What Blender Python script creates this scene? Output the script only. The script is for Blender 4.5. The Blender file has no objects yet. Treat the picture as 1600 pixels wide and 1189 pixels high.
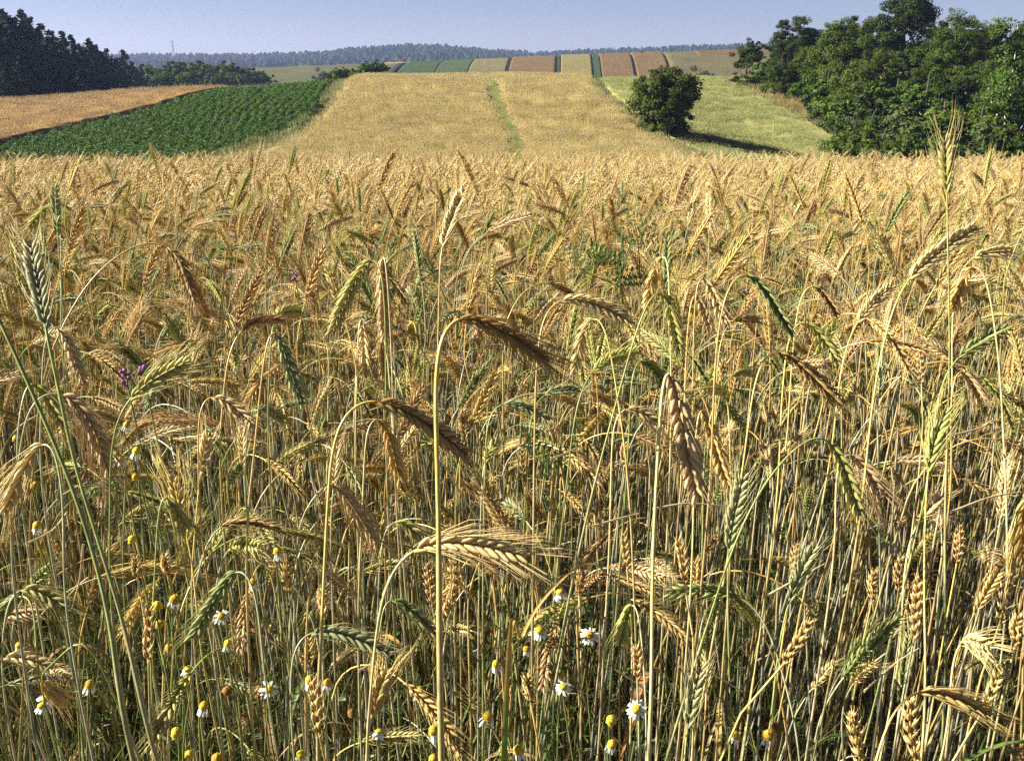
import bpy, math
import numpy as np
from mathutils import Vector

R = math.radians
rng = np.random.default_rng(7)
sc = bpy.context.scene
COL = sc.collection

# ------------------------------------------------------------------ camera, sky, sun, exposure
CAM = np.array([0.0, 0.0, 1.45])
FPX, CU, CV = 1600.0, 800.0, 594.5          # focal length and centre in photograph pixels
PITCH = math.atan((CV - 115.0) / FPX)       # the horizon lies at v = 115
cam_d = bpy.data.cameras.new('camera')
cam_d.sensor_fit = 'HORIZONTAL'; cam_d.sensor_width = 36.0; cam_d.lens = 36.0
cam_d.clip_start = 0.02; cam_d.clip_end = 9000
cam = bpy.data.objects.new('camera', cam_d); COL.objects.link(cam)
cam.location = CAM; cam.rotation_euler = (math.pi / 2 - PITCH, 0, 0)
sc.camera = cam

SUN_EL, SUN_AZ = R(34), R(-87)              # azimuth clockwise from +Y (the view): the sun stands left
w = bpy.data.worlds.new("World"); sc.world = w; w.use_nodes = True
nt = w.node_tree; nt.nodes.clear()
sky = nt.nodes.new('ShaderNodeTexSky'); sky.sky_type = 'NISHITA'; sky.sun_disc = False
sky.sun_elevation = SUN_EL; sky.sun_rotation = SUN_AZ
sky.air_density = 0.65; sky.dust_density = 0.3; sky.ozone_density = 4.0
bg = nt.nodes.new('ShaderNodeBackground'); bg.inputs[1].default_value = 0.05
wo = nt.nodes.new('ShaderNodeOutputWorld')
tint = nt.nodes.new('ShaderNodeMix'); tint.data_type = 'RGBA'; tint.blend_type = 'MULTIPLY'; tint.inputs['Factor'].default_value = 1
tint.inputs[7].default_value = (0.70, 0.55, 0.555, 1)
nt.links.new(sky.outputs[0], tint.inputs[6]); nt.links.new(tint.outputs[2], bg.inputs[0]); nt.links.new(bg.outputs[0], wo.inputs[0])
sl = bpy.data.lights.new('sun', 'SUN'); sl.energy = 5.0; sl.angle = R(0.5); sl.color = (1.0, 0.95, 0.83)
so = bpy.data.objects.new('sun', sl); COL.objects.link(so)
sd = Vector((math.sin(SUN_AZ) * math.cos(SUN_EL), math.cos(SUN_AZ) * math.cos(SUN_EL), math.sin(SUN_EL)))
so.rotation_euler = (-sd).to_track_quat('-Z', 'Y').to_euler(); so.location = (-40, 0, 40)
sc.view_settings.view_transform = 'Standard'; sc.view_settings.look = 'None'
sc.view_settings.exposure = 1.92; sc.view_settings.gamma = 1.0
sc.view_settings.use_curve_mapping = False
sc.cycles.max_bounces = 6; sc.cycles.diffuse_bounces = 4; sc.cycles.transmission_bounces = 3
sc.cycles.volume_bounces = 0; sc.cycles.use_denoising = False

# ------------------------------------------------------------------ helpers
cp, sp = math.cos(PITCH), math.sin(PITCH)
def ray(u, v):
    x = (u - CU) / FPX; y = (CV - v) / FPX
    return np.array([x, cp + y * sp, y * cp - sp])
def pt(u, v, d): return CAM + d * ray(u, v)
def at_y(u, Y, v=130):                       # ground-plan X of column u at distance Y
    r = ray(u, v); return r[0] / r[1] * Y
def project(p):
    q = np.asarray(p) - CAM
    d = q[..., 1] * cp - q[..., 2] * sp; yy = q[..., 1] * sp + q[..., 2] * cp
    return CU + FPX * q[..., 0] / d, CV - FPX * yy / d, d

def smooth(a, b, x):
    t = np.clip((x - a) / (b - a), 0, 1); return t * t * (3 - 2 * t)
KY = np.array([-60, -5, 0, 5, 13, 30, 50, 60, 66, 75, 85, 95, 103, 110, 120, 132, 160, 200, 250, 300, 360, 430, 490, 540, 620, 760, 900, 1150, 1450, 1800, 2300.])
KZ = np.array([0.3, .02, 0, -.2, -.70, -2.2, -3.95, -4.35, -4.3, -3.65, -2.35, -1.0, -.12, .28, .35, -.3, -2.8, -5.2, -6.2, -5, -1.2, 4.6, 7.0, 6.5, 2.5, -2, -2, 6.0, 21, 24, 14.])
KM = np.gradient(KZ, KY)
def prof(y):
    y = np.clip(y, KY[0], KY[-1]); i = np.clip(np.searchsorted(KY, y) - 1, 0, len(KY) - 2)
    h = KY[i + 1] - KY[i]; t = (y - KY[i]) / h
    return ((2*t**3 - 3*t*t + 1) * KZ[i] + (t**3 - 2*t*t + t) * h * KM[i] + (-2*t**3 + 3*t*t) * KZ[i+1] + (t**3 - t*t) * h * KM[i+1])
def H(x, y):
    x = np.asarray(x, float); y = np.asarray(y, float)
    z = prof(y)
    left = np.clip((-x - 15) / 36, 0, 1.6)
    z = z + left * (1.1 * smooth(35, 58, y) * (1 - smooth(66, 90, y)) - 2.0 * smooth(72, 108, y) * (1 - smooth(150, 220, y)))
    far = smooth(330, 480, y) * (1 - smooth(560, 760, y))
    z = z + far * np.clip((x + 20) * 0.036, -5.0, 5.5)
    uu = 800 + 1666 * x / np.maximum(y, 1)
    z = z + smooth(900, 1300, y) * np.interp(uu, [150, 400, 500, 560, 640, 700, 760, 850, 900, 1000, 1150, 1400], [-7.5, -7, -4, 1.5, 5.5, 4.5, -1, -5, -2, 1, 6, 6])
    z = z - 1.2 * smooth(11, 21, x) * (1 - smooth(82, 106, y)) * smooth(55, 66, y)
    z = z + smooth(20, 60, y) * 0.12 * np.sin(x * .31 + y * .07) * np.sin(y * .16 + 1)
    z = z + smooth(26, 40, x) * 1.6 * smooth(50, 80, y) * (1 - smooth(140, 220, y))
    return z
def hit(u, v, top=0.0, y0=20.0, y1=1400.0):  # where the sight line of a pixel meets the ground (plus a crop height)
    r = ray(u, v); ys = np.linspace(y0, y1, 6000); t = ys / r[1]
    d = CAM[2] + t * r[2] - (H(t * r[0], ys) + top)
    k = np.argmax(d < 0) if (d < 0).any() else len(ys) - 1
    return t[k] * r[0], ys[k]

class MB:
    """collects vertices, quads, triangles and vertex colours for one mesh"""
    def __init__(s): s.v = []; s.q = []; s.t = []; s.c = []; s.n = 0
    def add(s, v, q=None, t=None, c=(1, 1, 1)):
        v = np.asarray(v, float).reshape(-1, 3); c = np.asarray(c, float)
        if c.ndim == 1: c = np.tile(c, (len(v), 1))
        s.v.append(v); s.c.append(c)
        if q is not None and len(q): s.q.append(np.asarray(q, int).reshape(-1, 4) + s.n)
        if t is not None and len(t): s.t.append(np.asarray(t, int).reshape(-1, 3) + s.n)
        s.n += len(v)
    def arrays(s):
        return (np.concatenate(s.v), np.concatenate(s.q) if s.q else np.zeros((0, 4), int),
                np.concatenate(s.t) if s.t else np.zeros((0, 3), int), np.concatenate(s.c))
    def mesh(s, name, mat, smooth_shade=True):
        v, q, t, c = s.arrays()
        me = bpy.data.meshes.new(name)
        me.vertices.add(len(v)); me.vertices.foreach_set('co', v.astype(np.float32).ravel())
        nl = q.size + t.size; me.loops.add(nl)
        me.loops.foreach_set('vertex_index', np.concatenate([q.ravel(), t.ravel()]).astype(np.int32))
        me.polygons.add(len(q) + len(t))
        st = np.concatenate([np.arange(len(q)) * 4, len(q) * 4 + np.arange(len(t)) * 3]).astype(np.int32)
        me.polygons.foreach_set('loop_start', st)
        me.polygons.foreach_set('use_smooth', np.full(len(q) + len(t), smooth_shade))
        a = me.color_attributes.new('Col', 'FLOAT_COLOR', 'POINT')
        a.data.foreach_set('color', np.c_[c, np.ones(len(c))].astype(np.float32).ravel())
        me.update(calc_edges=True); me.validate(); me.materials.append(mat)
        return me

def obj(name, me, parent=None, loc=None, rz=None, **props):
    o = bpy.data.objects.new(name, me); COL.objects.link(o)
    if parent: o.parent = parent
    if loc is not None: o.location = loc
    if rz is not None: o.rotation_euler = (0, 0, rz)
    for k, v in props.items(): o[k] = v
    return o
def thing(name, label, cat, loc=(0, 0, 0), rz=0.0, group=None):
    o = bpy.data.objects.new(name, None); COL.objects.link(o)
    o.empty_display_size = .05; o.location = loc; o.rotation_euler = (0, 0, rz)
    o['label'] = label; o['category'] = cat
    if group: o['group'] = group
    return o

def catmull(P, n):
    P = np.asarray(P, float)
    Q = np.vstack([2 * P[0] - P[1], P, 2 * P[-1] - P[-2]]); out = []
    for i in range(1, len(Q) - 2):
        k = max(3, n // (len(Q) - 3)); t = np.linspace(0, 1, k, endpoint=False)[:, None]
        a, b, c, d = Q[i-1], Q[i], Q[i+1], Q[i+2]
        out.append(.5 * (2*b + (c - a)*t + (2*a - 5*b + 4*c - d)*t*t + (3*b - a - 3*c + d)*t**3))
    return np.vstack(out + [P[-1:]])
def soften(P, step=.004, it=60):
    S = np.r_[0, np.cumsum(np.linalg.norm(np.diff(P, axis=0), axis=1))]; q = np.linspace(0, S[-1], int(S[-1] / step)); P = np.stack([np.interp(q, S, P[:, k]) for k in range(3)], 1)
    for _ in range(it): P[1:-1] = P[1:-1] * .5 + (P[:-2] + P[2:]) * .25
    return P
class Path:
    """a polyline with arc length and parallel-transport frames; bend() carries (x, y, s) points onto it"""
    def __init__(s, P, n0=None):
        s.P = np.asarray(P, float); d = np.linalg.norm(np.diff(s.P, axis=0), axis=1)
        s.S = np.r_[0, np.cumsum(d)]; s.L = s.S[-1]
        T = np.gradient(s.P, axis=0); s.T = T / np.maximum(np.linalg.norm(T, axis=1)[:, None], 1e-9)
        if n0 is None: n0 = np.array([1.0, .3, .1])
        N = np.zeros_like(T); n = np.asarray(n0, float)
        for i, t in enumerate(s.T):
            n = n - t * n.dot(t); n /= max(np.linalg.norm(n), 1e-9); N[i] = n
        s.N = N; s.B = np.cross(s.T, N)
    def _i(s, A, q): return np.stack([np.interp(q, s.S, A[:, k]) for k in range(3)], 1)
    def bend(s, C):
        C = np.asarray(C, float); q = np.clip(C[:, 2], 0, s.L); ex = C[:, 2] - q
        return s._i(s.P, q) + s._i(s.N, q) * C[:, :1] + s._i(s.B, q) * C[:, 1:2] + s._i(s.T, q) * ex[:, None]
    def sub(s, a, b, n, k=1.0):
        q = a + (b - a) * (1 - (1 - np.linspace(0, 1, n)) ** k); p = Path.__new__(Path); p.P = s._i(s.P, q); p.S = q - a; p.L = b - a
        p.T = s._i(s.T, q); p.N = s._i(s.N, q); p.B = s._i(s.B, q); return p

def tube(mb, path, r, sides=5, c0=(1, 1, 1), cols=None, cap=False):
    n = len(path.P); r = np.broadcast_to(np.asarray(r, float), (n,))
    a = np.arange(sides) * 2 * math.pi / sides
    V = (path.P[:, None] + path.N[:, None] * (np.cos(a)[None, :, None] * r[:, None, None]) + path.B[:, None] * (np.sin(a)[None, :, None] * r[:, None, None])).reshape(-1, 3)
    i = np.arange(n - 1)[:, None] * sides; j = np.arange(sides)[None]; j2 = (j + 1) % sides
    q = np.stack([i + j, i + j2, i + sides + j2, i + sides + j], -1).reshape(-1, 4)
    c = (cols.reshape(-1, 3) if cols.ndim == 3 else np.repeat(cols, sides, axis=0)) if cols is not None else c0
    t = []
    if cap: t = [(n * sides - sides, n * sides - sides + k, n * sides - sides + k + 1) for k in range(1, sides - 1)]
    mb.add(V, q, t, c)

# ------------------------------------------------------------------ materials
def mat_col(name, rough=.6, trans=0.0, spec=.3, vary=.12, hue=.02, bump=0.0, bscale=300.0, tcol=None):
    """vertex colour, varied a little from object to object, with some light let through"""
    m = bpy.data.materials.new(name); m.use_nodes = True; t = m.node_tree; N = t.nodes; L = t.links; N.clear()
    out = N.new('ShaderNodeOutputMaterial'); a = N.new('ShaderNodeVertexColor'); a.layer_name = 'Col'
    oi = N.new('ShaderNodeObjectInfo'); hs = N.new('ShaderNodeHueSaturation')
    mr = N.new('ShaderNodeMapRange'); mr.inputs[3].default_value = 1 - vary; mr.inputs[4].default_value = 1 + vary
    L.new(oi.outputs['Random'], mr.inputs[0]); L.new(mr.outputs[0], hs.inputs['Value'])
    m2 = N.new('ShaderNodeMath'); m2.operation = 'MULTIPLY_ADD'; m2.inputs[1].default_value = 7.13; m2.inputs[2].default_value = 0
    fr = N.new('ShaderNodeMath'); fr.operation = 'FRACT'
    L.new(oi.outputs['Random'], m2.inputs[0]); L.new(m2.outputs[0], fr.inputs[0])
    mh = N.new('ShaderNodeMapRange'); mh.inputs[3].default_value = .5 - hue; mh.inputs[4].default_value = .5 + hue
    L.new(fr.outputs[0], mh.inputs[0]); L.new(mh.outputs[0], hs.inputs['Hue']); L.new(a.outputs['Color'], hs.inputs['Color'])
    # fine mottling
    tc = N.new('ShaderNodeTexCoord'); nz = N.new('ShaderNodeTexNoise'); nz.inputs['Scale'].default_value = bscale; nz.inputs['Detail'].default_value = 3
    L.new(tc.outputs['Object'], nz.inputs['Vector'])
    mz = N.new('ShaderNodeMapRange'); mz.inputs[1].default_value = .3; mz.inputs[2].default_value = .7; mz.inputs[3].default_value = .78; mz.inputs[4].default_value = 1.16
    L.new(nz.outputs['Fac'], mz.inputs[0])
    mx = N.new('ShaderNodeMix'); mx.data_type = 'RGBA'; mx.blend_type = 'MULTIPLY'; mx.inputs['Factor'].default_value = 1
    L.new(hs.outputs[0], mx.inputs[6]); L.new(mz.outputs[0], mx.inputs[7])
    p = N.new('ShaderNodeBsdfPrincipled'); p.inputs['Roughness'].default_value = rough; p.inputs['Specular IOR Level'].default_value = spec
    L.new(mx.outputs[2], p.inputs['Base Color'])
    if bump:
        b = N.new('ShaderNodeBump'); b.inputs['Strength'].default_value = bump; b.inputs['Distance'].default_value = 1.0 / bscale
        L.new(nz.outputs['Fac'], b.inputs['Height']); L.new(b.outputs[0], p.inputs['Normal'])
    if trans:
        tr = N.new('ShaderNodeBsdfTranslucent'); ms = N.new('ShaderNodeMixShader'); ms.inputs[0].default_value = trans
        if tcol:
            mt = N.new('ShaderNodeMix'); mt.data_type = 'RGBA'; mt.blend_type = 'MULTIPLY'; mt.inputs['Factor'].default_value = 1
            mt.inputs[7].default_value = (*tcol, 1); L.new(mx.outputs[2], mt.inputs[6]); L.new(mt.outputs[2], tr.inputs[0])
        else: L.new(mx.outputs[2], tr.inputs[0])
        L.new(p.outputs[0], ms.inputs[1]); L.new(tr.outputs[0], ms.inputs[2]); L.new(ms.outputs[0], out.inputs[0])
    else: L.new(p.outputs[0], out.inputs[0])
    return m

def mat_ground(name, cols, scales=(0.15, 2.5, 18), rough=.95, bump=.5, stretch=(1, 1, 1), bdist=.15):
    """several noises mixed between the listed colours"""
    m = bpy.data.materials.new(name); m.use_nodes = True; t = m.node_tree; N = t.nodes; L = t.links
    p = N['Principled BSDF']; p.inputs['Roughness'].default_value = rough; p.inputs['Specular IOR Level'].default_value = .1
    tc = N.new('ShaderNodeTexCoord'); mp = N.new('ShaderNodeMapping'); mp.inputs['Scale'].default_value = stretch
    L.new(tc.outputs['Object'], mp.inputs[0]); fac = None; last = None
    for k, s in enumerate(scales):
        n = N.new('ShaderNodeTexNoise'); n.inputs['Scale'].default_value = s; n.inputs['Detail'].default_value = 6; n.inputs['Roughness'].default_value = .65
        L.new(mp.outputs[0], n.inputs['Vector']); last = n
        if fac is None: fac = n.outputs['Fac']
        else:
            a = N.new('ShaderNodeMix'); a.data_type = 'FLOAT'; a.inputs[0].default_value = .5
            L.new(fac, a.inputs[2]); L.new(n.outputs['Fac'], a.inputs[3]); fac = a.outputs[0]
    cr = N.new('ShaderNodeValToRGB'); e = cr.color_ramp.elements
    pos = np.linspace(.34, .66, len(cols))
    e[0].position = pos[0]; e[0].color = (*cols[0], 1); e[1].position = pos[-1]; e[1].color = (*cols[-1], 1)
    for q, c in zip(pos[1:-1], cols[1:-1]): x = e.new(q); x.color = (*c, 1)
    L.new(fac, cr.inputs[0]); L.new(cr.outputs[0], p.inputs['Base Color'])
    b = N.new('ShaderNodeBump'); b.inputs['Strength'].default_value = bump; b.inputs['Distance'].default_value = bdist
    L.new(last.outputs['Fac'], b.inputs['Height']); L.new(b.outputs[0], p.inputs['Normal'])
    return m

M_EAR = mat_col('rye_ear', .5, .32, .35, .10, .012, .15, 900)
M_STEM = mat_col('rye_stem', .38, .12, .5, .12, .012, .05, 160)
M_BLADE = mat_col('rye_leaf', .5, .35, .3, .15, .02, .1, 140)
M_LEAF = mat_col('tree_leaf', .7, .26, .05, .14, .018, 0, 2.0, (1.1, 1.25, .6))
M_NEEDLE = mat_col('conifer_needles', .8, .06, .04, .15, .012, 0, 2.0)
M_BARK = mat_col('bark', .9, 0, .1, .1, .01, .6, 14)
M_POTATO = mat_col('potato_leaf', .65, .28, .12, .15, .02, 0, 9, (1.0, 1.3, .5))
M_DIST = mat_col('distant_needles', .9, 0, .05, .0, .0, 0, .08)
M_PETAL = mat_col('petal', .5, .25, .3, .05, .0, 0, 200)
M_DISC = mat_col('flower_disc', .7, .05, .2, .12, .008, .8, 1500)
M_STEEL = mat_col('galvanised_steel', .5, 0, .4, .0, .0, 0, 3)
M_SOIL = mat_ground('soil', [(.035, .024, .014), (.075, .052, .030), (.12, .088, .05)], (1.5, 9, 60), bump=.8, bdist=.03)
M_LAND = mat_ground('grass_land', [(.075, .085, .025), (.13, .125, .04), (.20, .165, .065)], (.04, .5, 5))

# ------------------------------------------------------------------ the land
def sheet(name, ys, t, xl, xr, lift, mat, skirt=False, bumps=0.0, **props):
    """a sheet lofted between two boundary lines xl(y), xr(y), lying lift above the ground"""
    ys = np.asarray(ys, float); t = np.asarray(t, float)
    X = xl(ys)[:, None] * (1 - t) + xr(ys)[:, None] * t; Y = np.repeat(ys[:, None], len(t), 1)
    Z = H(X, Y) + lift
    if bumps:
        Z = Z + bumps * rng.normal(0, 1, Z.shape)
    if skirt:                                    # the crop's own edge: walls down to the ground
        X = np.pad(X, 1, mode='edge'); Y = np.pad(Y, 1, mode='edge'); Zi = Z
        Z = np.pad(Zi, 1, mode='edge'); e = np.ones(Z.shape, bool); e[1:-1, 1:-1] = False
        Z[e] = (H(X, Y) - .05)[e]
    a, b = X.shape; i = np.arange(a - 1)[:, None] * b + np.arange(b - 1)[None]
    q = np.stack([i, i + 1, i + b + 1, i + b], -1).reshape(-1, 4)
    mb = MB(); mb.add(np.stack([X, Y, Z], -1).reshape(-1, 3), q)
    props.setdefault('kind', 'structure')
    return obj(name, mb.mesh(name, mat), **props)

yy = np.r_[np.linspace(-30, 0, 12), 0.5 * (4400 ** np.linspace(0, 1, 230))]
sheet('ground', yy, np.sort(np.r_[np.linspace(0, 1, 161)]), lambda y: -(np.maximum(y, 0) * .85 + 35), lambda y: np.maximum(y, 0) * .85 + 35, 0, M_LAND)

# boundaries between the strip fields, read off the photograph and laid on the ground
def line(pix, top):
    P = np.array([hit(u, v, top, 58, 118) for u, v in pix]); P = P[np.argsort(P[:, 1])]
    q = np.linspace(50, 125, 300); x = np.interp(q, P[:, 1], P[:, 0])
    x = x + np.where(q > P[-1, 1], (q - P[-1, 1]) * -.05, 0)
    k = np.exp(-np.linspace(-2, 2, 25) ** 2); k /= k.sum(); x = np.convolve(np.pad(x, 12, mode='edge'), k, 'valid')
    wob = .12 * np.sin(q * 1.9 + P[0, 0]) + .09 * np.sin(q * 4.3 + P[0, 0])
    return lambda y: np.interp(y, q, x + wob)
E_TAN = line([(30, 214), (120, 194), (200, 176), (270, 157), (320, 143)], .4)      # tan field | potatoes
E_POT = line([(340, 236), (395, 220), (445, 200), (480, 178), (505, 152), (518, 133)], .3)                 # potatoes | grass balk
E_RYL = line([(370, 239), (425, 226), (468, 210), (500, 186), (524, 155), (542, 128)], .9)                 # balk | rye
E_RYR = line([(1075, 236), (1040, 220), (1005, 198), (960, 160), (935, 140), (915, 122)], .9)   # rye | balk
E_OAT = line([(1105, 236), (1062, 220), (1022, 198), (978, 160), (953, 140), (935, 122)], .5)   # balk | oats
E_WOD = line([(1350, 232), (1270, 188), (1210, 158), (1165, 136), (1130, 122)], .4)# oats | wood edge
SEAM = line([(808, 226), (790, 190), (775, 155), (764, 124)], .5)

M_RYEB = mat_ground('rye_canopy', [(.25, .185, .075), (.28, .21, .088), (.315, .24, .105)], (.12, 2.2, 14), bump=1)
M_TANB = mat_ground('ripe_barley', [(.22, .13, .042), (.27, .16, .052), (.32, .20, .066)], (.10, 1.2, 10), bump=1)
M_OATB = mat_ground('green_oats', [(.19, .20, .065), (.25, .245, .085), (.31, .285, .11)], (.10, 1.6, 12), bump=1)
M_POTB = mat_ground('potato_soil', [(.030, .058, .010), (.040, .070, .012), (.05, .078, .016)], (.5, 3, 14), bump=1)
M_BALK = mat_ground('grass_verge', [(.08, .10, .025), (.13, .14, .04), (.22, .19, .07)], (.3, 2, 12), bump=1)

ysn = np.r_[-1.5, np.linspace(0, 8, 40), np.linspace(9, 60, 52)]
sheet('field_soil', ysn, np.linspace(0, 1, 60), lambda y: -(np.maximum(y, 0) * .8 + 9), lambda y: np.maximum(y, 0) * .8 + 9, .01, M_SOIL)
yh = np.linspace(56, 121, 110)
sheet('rye_field', yh, np.linspace(0, 1, 40), E_RYL, lambda y: SEAM(y) - .45, .62, M_RYEB, True, .05)
sheet('rye_field', yh, np.linspace(0, 1, 40), lambda y: SEAM(y) + .45, E_RYR, .62, M_RYEB, True, .05)
sheet('field_track', yh, np.linspace(0, 1, 5), lambda y: SEAM(y) - .5, lambda y: SEAM(y) + .5, .66, M_BALK)
sheet('potato_field', yh, np.linspace(0, 1, 60), lambda y: E_TAN(y) + .3, E_POT, .06, M_POTB, False, .03)
sheet('grass_balk', yh, np.linspace(0, 1, 12), E_POT, E_RYL, .05, M_BALK, False, .03)
sheet('barley_field', yh, np.linspace(0, 1, 90), lambda y: -80 - .3 * (y - 56), E_TAN, .55, M_TANB, True, .04)
sheet('grass_balk', yh, np.linspace(0, 1, 8), E_RYR, E_OAT, .05, M_BALK, False, .03)
sheet('oat_field', yh, np.linspace(0, 1, 60), E_OAT, lambda y: E_WOD(y) - .3, .42, M_OATB, True, .04)

# far hill: parallel strips climbing to its top
yf = np.linspace(300, 500, 50)
def far_strip(name, u0, u1, cols, h, scales=(.05, .4, 3), y0=300, y1=505, sk=True):
    f = lambda u: (lambda y: at_y(u, 480, 90) * y / 480 + (y - 480) * (880 - u) * .00022)
    cols = [tuple(.64 * q for q in c) for c in cols]; m = mat_ground(name + '_crop', cols, scales, bump=1, bdist=.5)
    sheet(name, np.linspace(y0, y1, 60), np.linspace(0, 1, 20), f(u0), f(u1), h, m, sk, .05)
GRN = [(.04, .07, .02), (.05, .085, .024), (.07, .10, .03)]
BRN = [(.14, .085, .03), (.18, .112, .04), (.23, .15, .06)]
OLV = [(.10, .12, .035), (.16, .15, .05), (.24, .18, .075)]
far_strip('beet_field', 640, 694, GRN, .45)
far_strip('beet_field', 695, 742, [(.05, .085, .024), (.065, .10, .028), (.085, .115, .038)], .5)
far_strip('weedy_field', 743, 797, OLV + BRN[:1], .5)
far_strip('wheat_field', 802, 869, BRN, .8)
far_strip('rye_strip', 877, 922, [(.18, .155, .05), (.25, .20, .065), (.30, .24, .08)], .9)
far_strip('clover_field', 924, 934, GRN, .5)
far_strip('wheat_field', 936, 982, BRN, .8)
far_strip('wheat_field', 986, 1032, BRN, .8)
far_strip('balk_grass', 798.4, 801.2, [(.04, .055, .02), (.06, .07, .025), (.08, .085, .03)], .45)
far_strip('balk_grass', 870.5, 875.5, [(.04, .055, .02), (.06, .07, .025), (.08, .085, .03)], .45)
far_strip('dry_meadow', 1036, 1200, [(.07, .08, .025), (.13, .11, .04), (.21, .15, .065)], .3, (.03, .12, 1.5))
far_strip('bracken_slope', 1084, 1200, [(.10, .06, .025), (.15, .095, .035), (.20, .13, .05)], .42, (.06, .3, 2), 440, 500)
far_strip('meadow', 330, 638, [(.06, .075, .025), (.10, .105, .035), (.17, .14, .055)], .3, (.02, .09, 1.5))
far_strip('sandy_patch', 596, 652, [(.36, .25, .13), (.44, .32, .17), (.50, .38, .22)], .34, (.1, .6, 4), 470, 505)

# ------------------------------------------------------------------ cereal plants
def C(*c): return np.array(c, float)
EARC = {   # floret base, floret tip, awn
    'golden':  (C(.42, .28, .075), C(.72, .53, .19), C(.62, .45, .16)),
    'pale':    (C(.48, .36, .14), C(.80, .66, .33), C(.68, .53, .24)),
    'pink':    (C(.44, .30, .13), C(.73, .56, .30), C(.62, .45, .21)),
    'brown':   (C(.28, .17, .05), C(.52, .36, .14), C(.46, .30, .12)),
    'yellowgreen': (C(.30, .30, .06), C(.58, .54, .17), C(.50, .43, .14)),
    'green':   (C(.15, .21, .055), C(.36, .40, .14), C(.36, .34, .11)),
    'greygreen': (C(.21, .24, .10), C(.45, .47, .23), C(.42, .39, .18)),
    'wheat':   (C(.40, .27, .09), C(.68, .50, .20), C(.60, .43, .16)),
}
EARW = {'golden': 'golden tan', 'pale': 'pale straw', 'pink': 'pinkish tan', 'brown': 'brown', 'yellowgreen': 'yellow green', 'green': 'green', 'greygreen': 'grey green'}
STEMC = {  # foot, top
    'gold': (C(.27, .27, .14), C(.62, .45, .12)), 'straw': (C(.30, .31, .21), C(.60, .48, .20)),
    'orange': (C(.32, .23, .11), C(.57, .36, .10)), 'green': (C(.18, .22, .10), C(.25, .29, .07)),
    'grey': (C(.27, .28, .25), C(.40, .40, .22)),
}

def floret(ln, wd, sides=5, rings=((0.0, .35), (.22, .85), (.5, 1.0), (.8, .55))):
    """a pointed grain in its husk along +z; returns verts, quads, tris and height factor"""
    a = np.arange(sides) * 2 * math.pi / sides; V = []; h = []
    for z, k in rings:
        V += [(math.cos(q) * wd * k, math.sin(q) * wd * .75 * k, z * ln) for q in a]; h += [z] * sides
    V.append((0, 0, ln)); h.append(1); n = len(rings)
    q = [(i*sides + j, i*sides + (j+1) % sides, (i+1)*sides + (j+1) % sides, (i+1)*sides + j) for i in range(n-1) for j in range(sides)]
    t = [((n-1)*sides + j, (n-1)*sides + (j+1) % sides, n*sides) for j in range(sides)]
    return np.array(V), np.array(q), np.array(t), np.array(h)

def rot_to(d):
    z = np.asarray(d, float); z = z / np.linalg.norm(z); x = np.cross([0, 1, .01], z); x /= np.linalg.norm(x)
    return np.stack([x, np.cross(z, x), z], 1)

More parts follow.
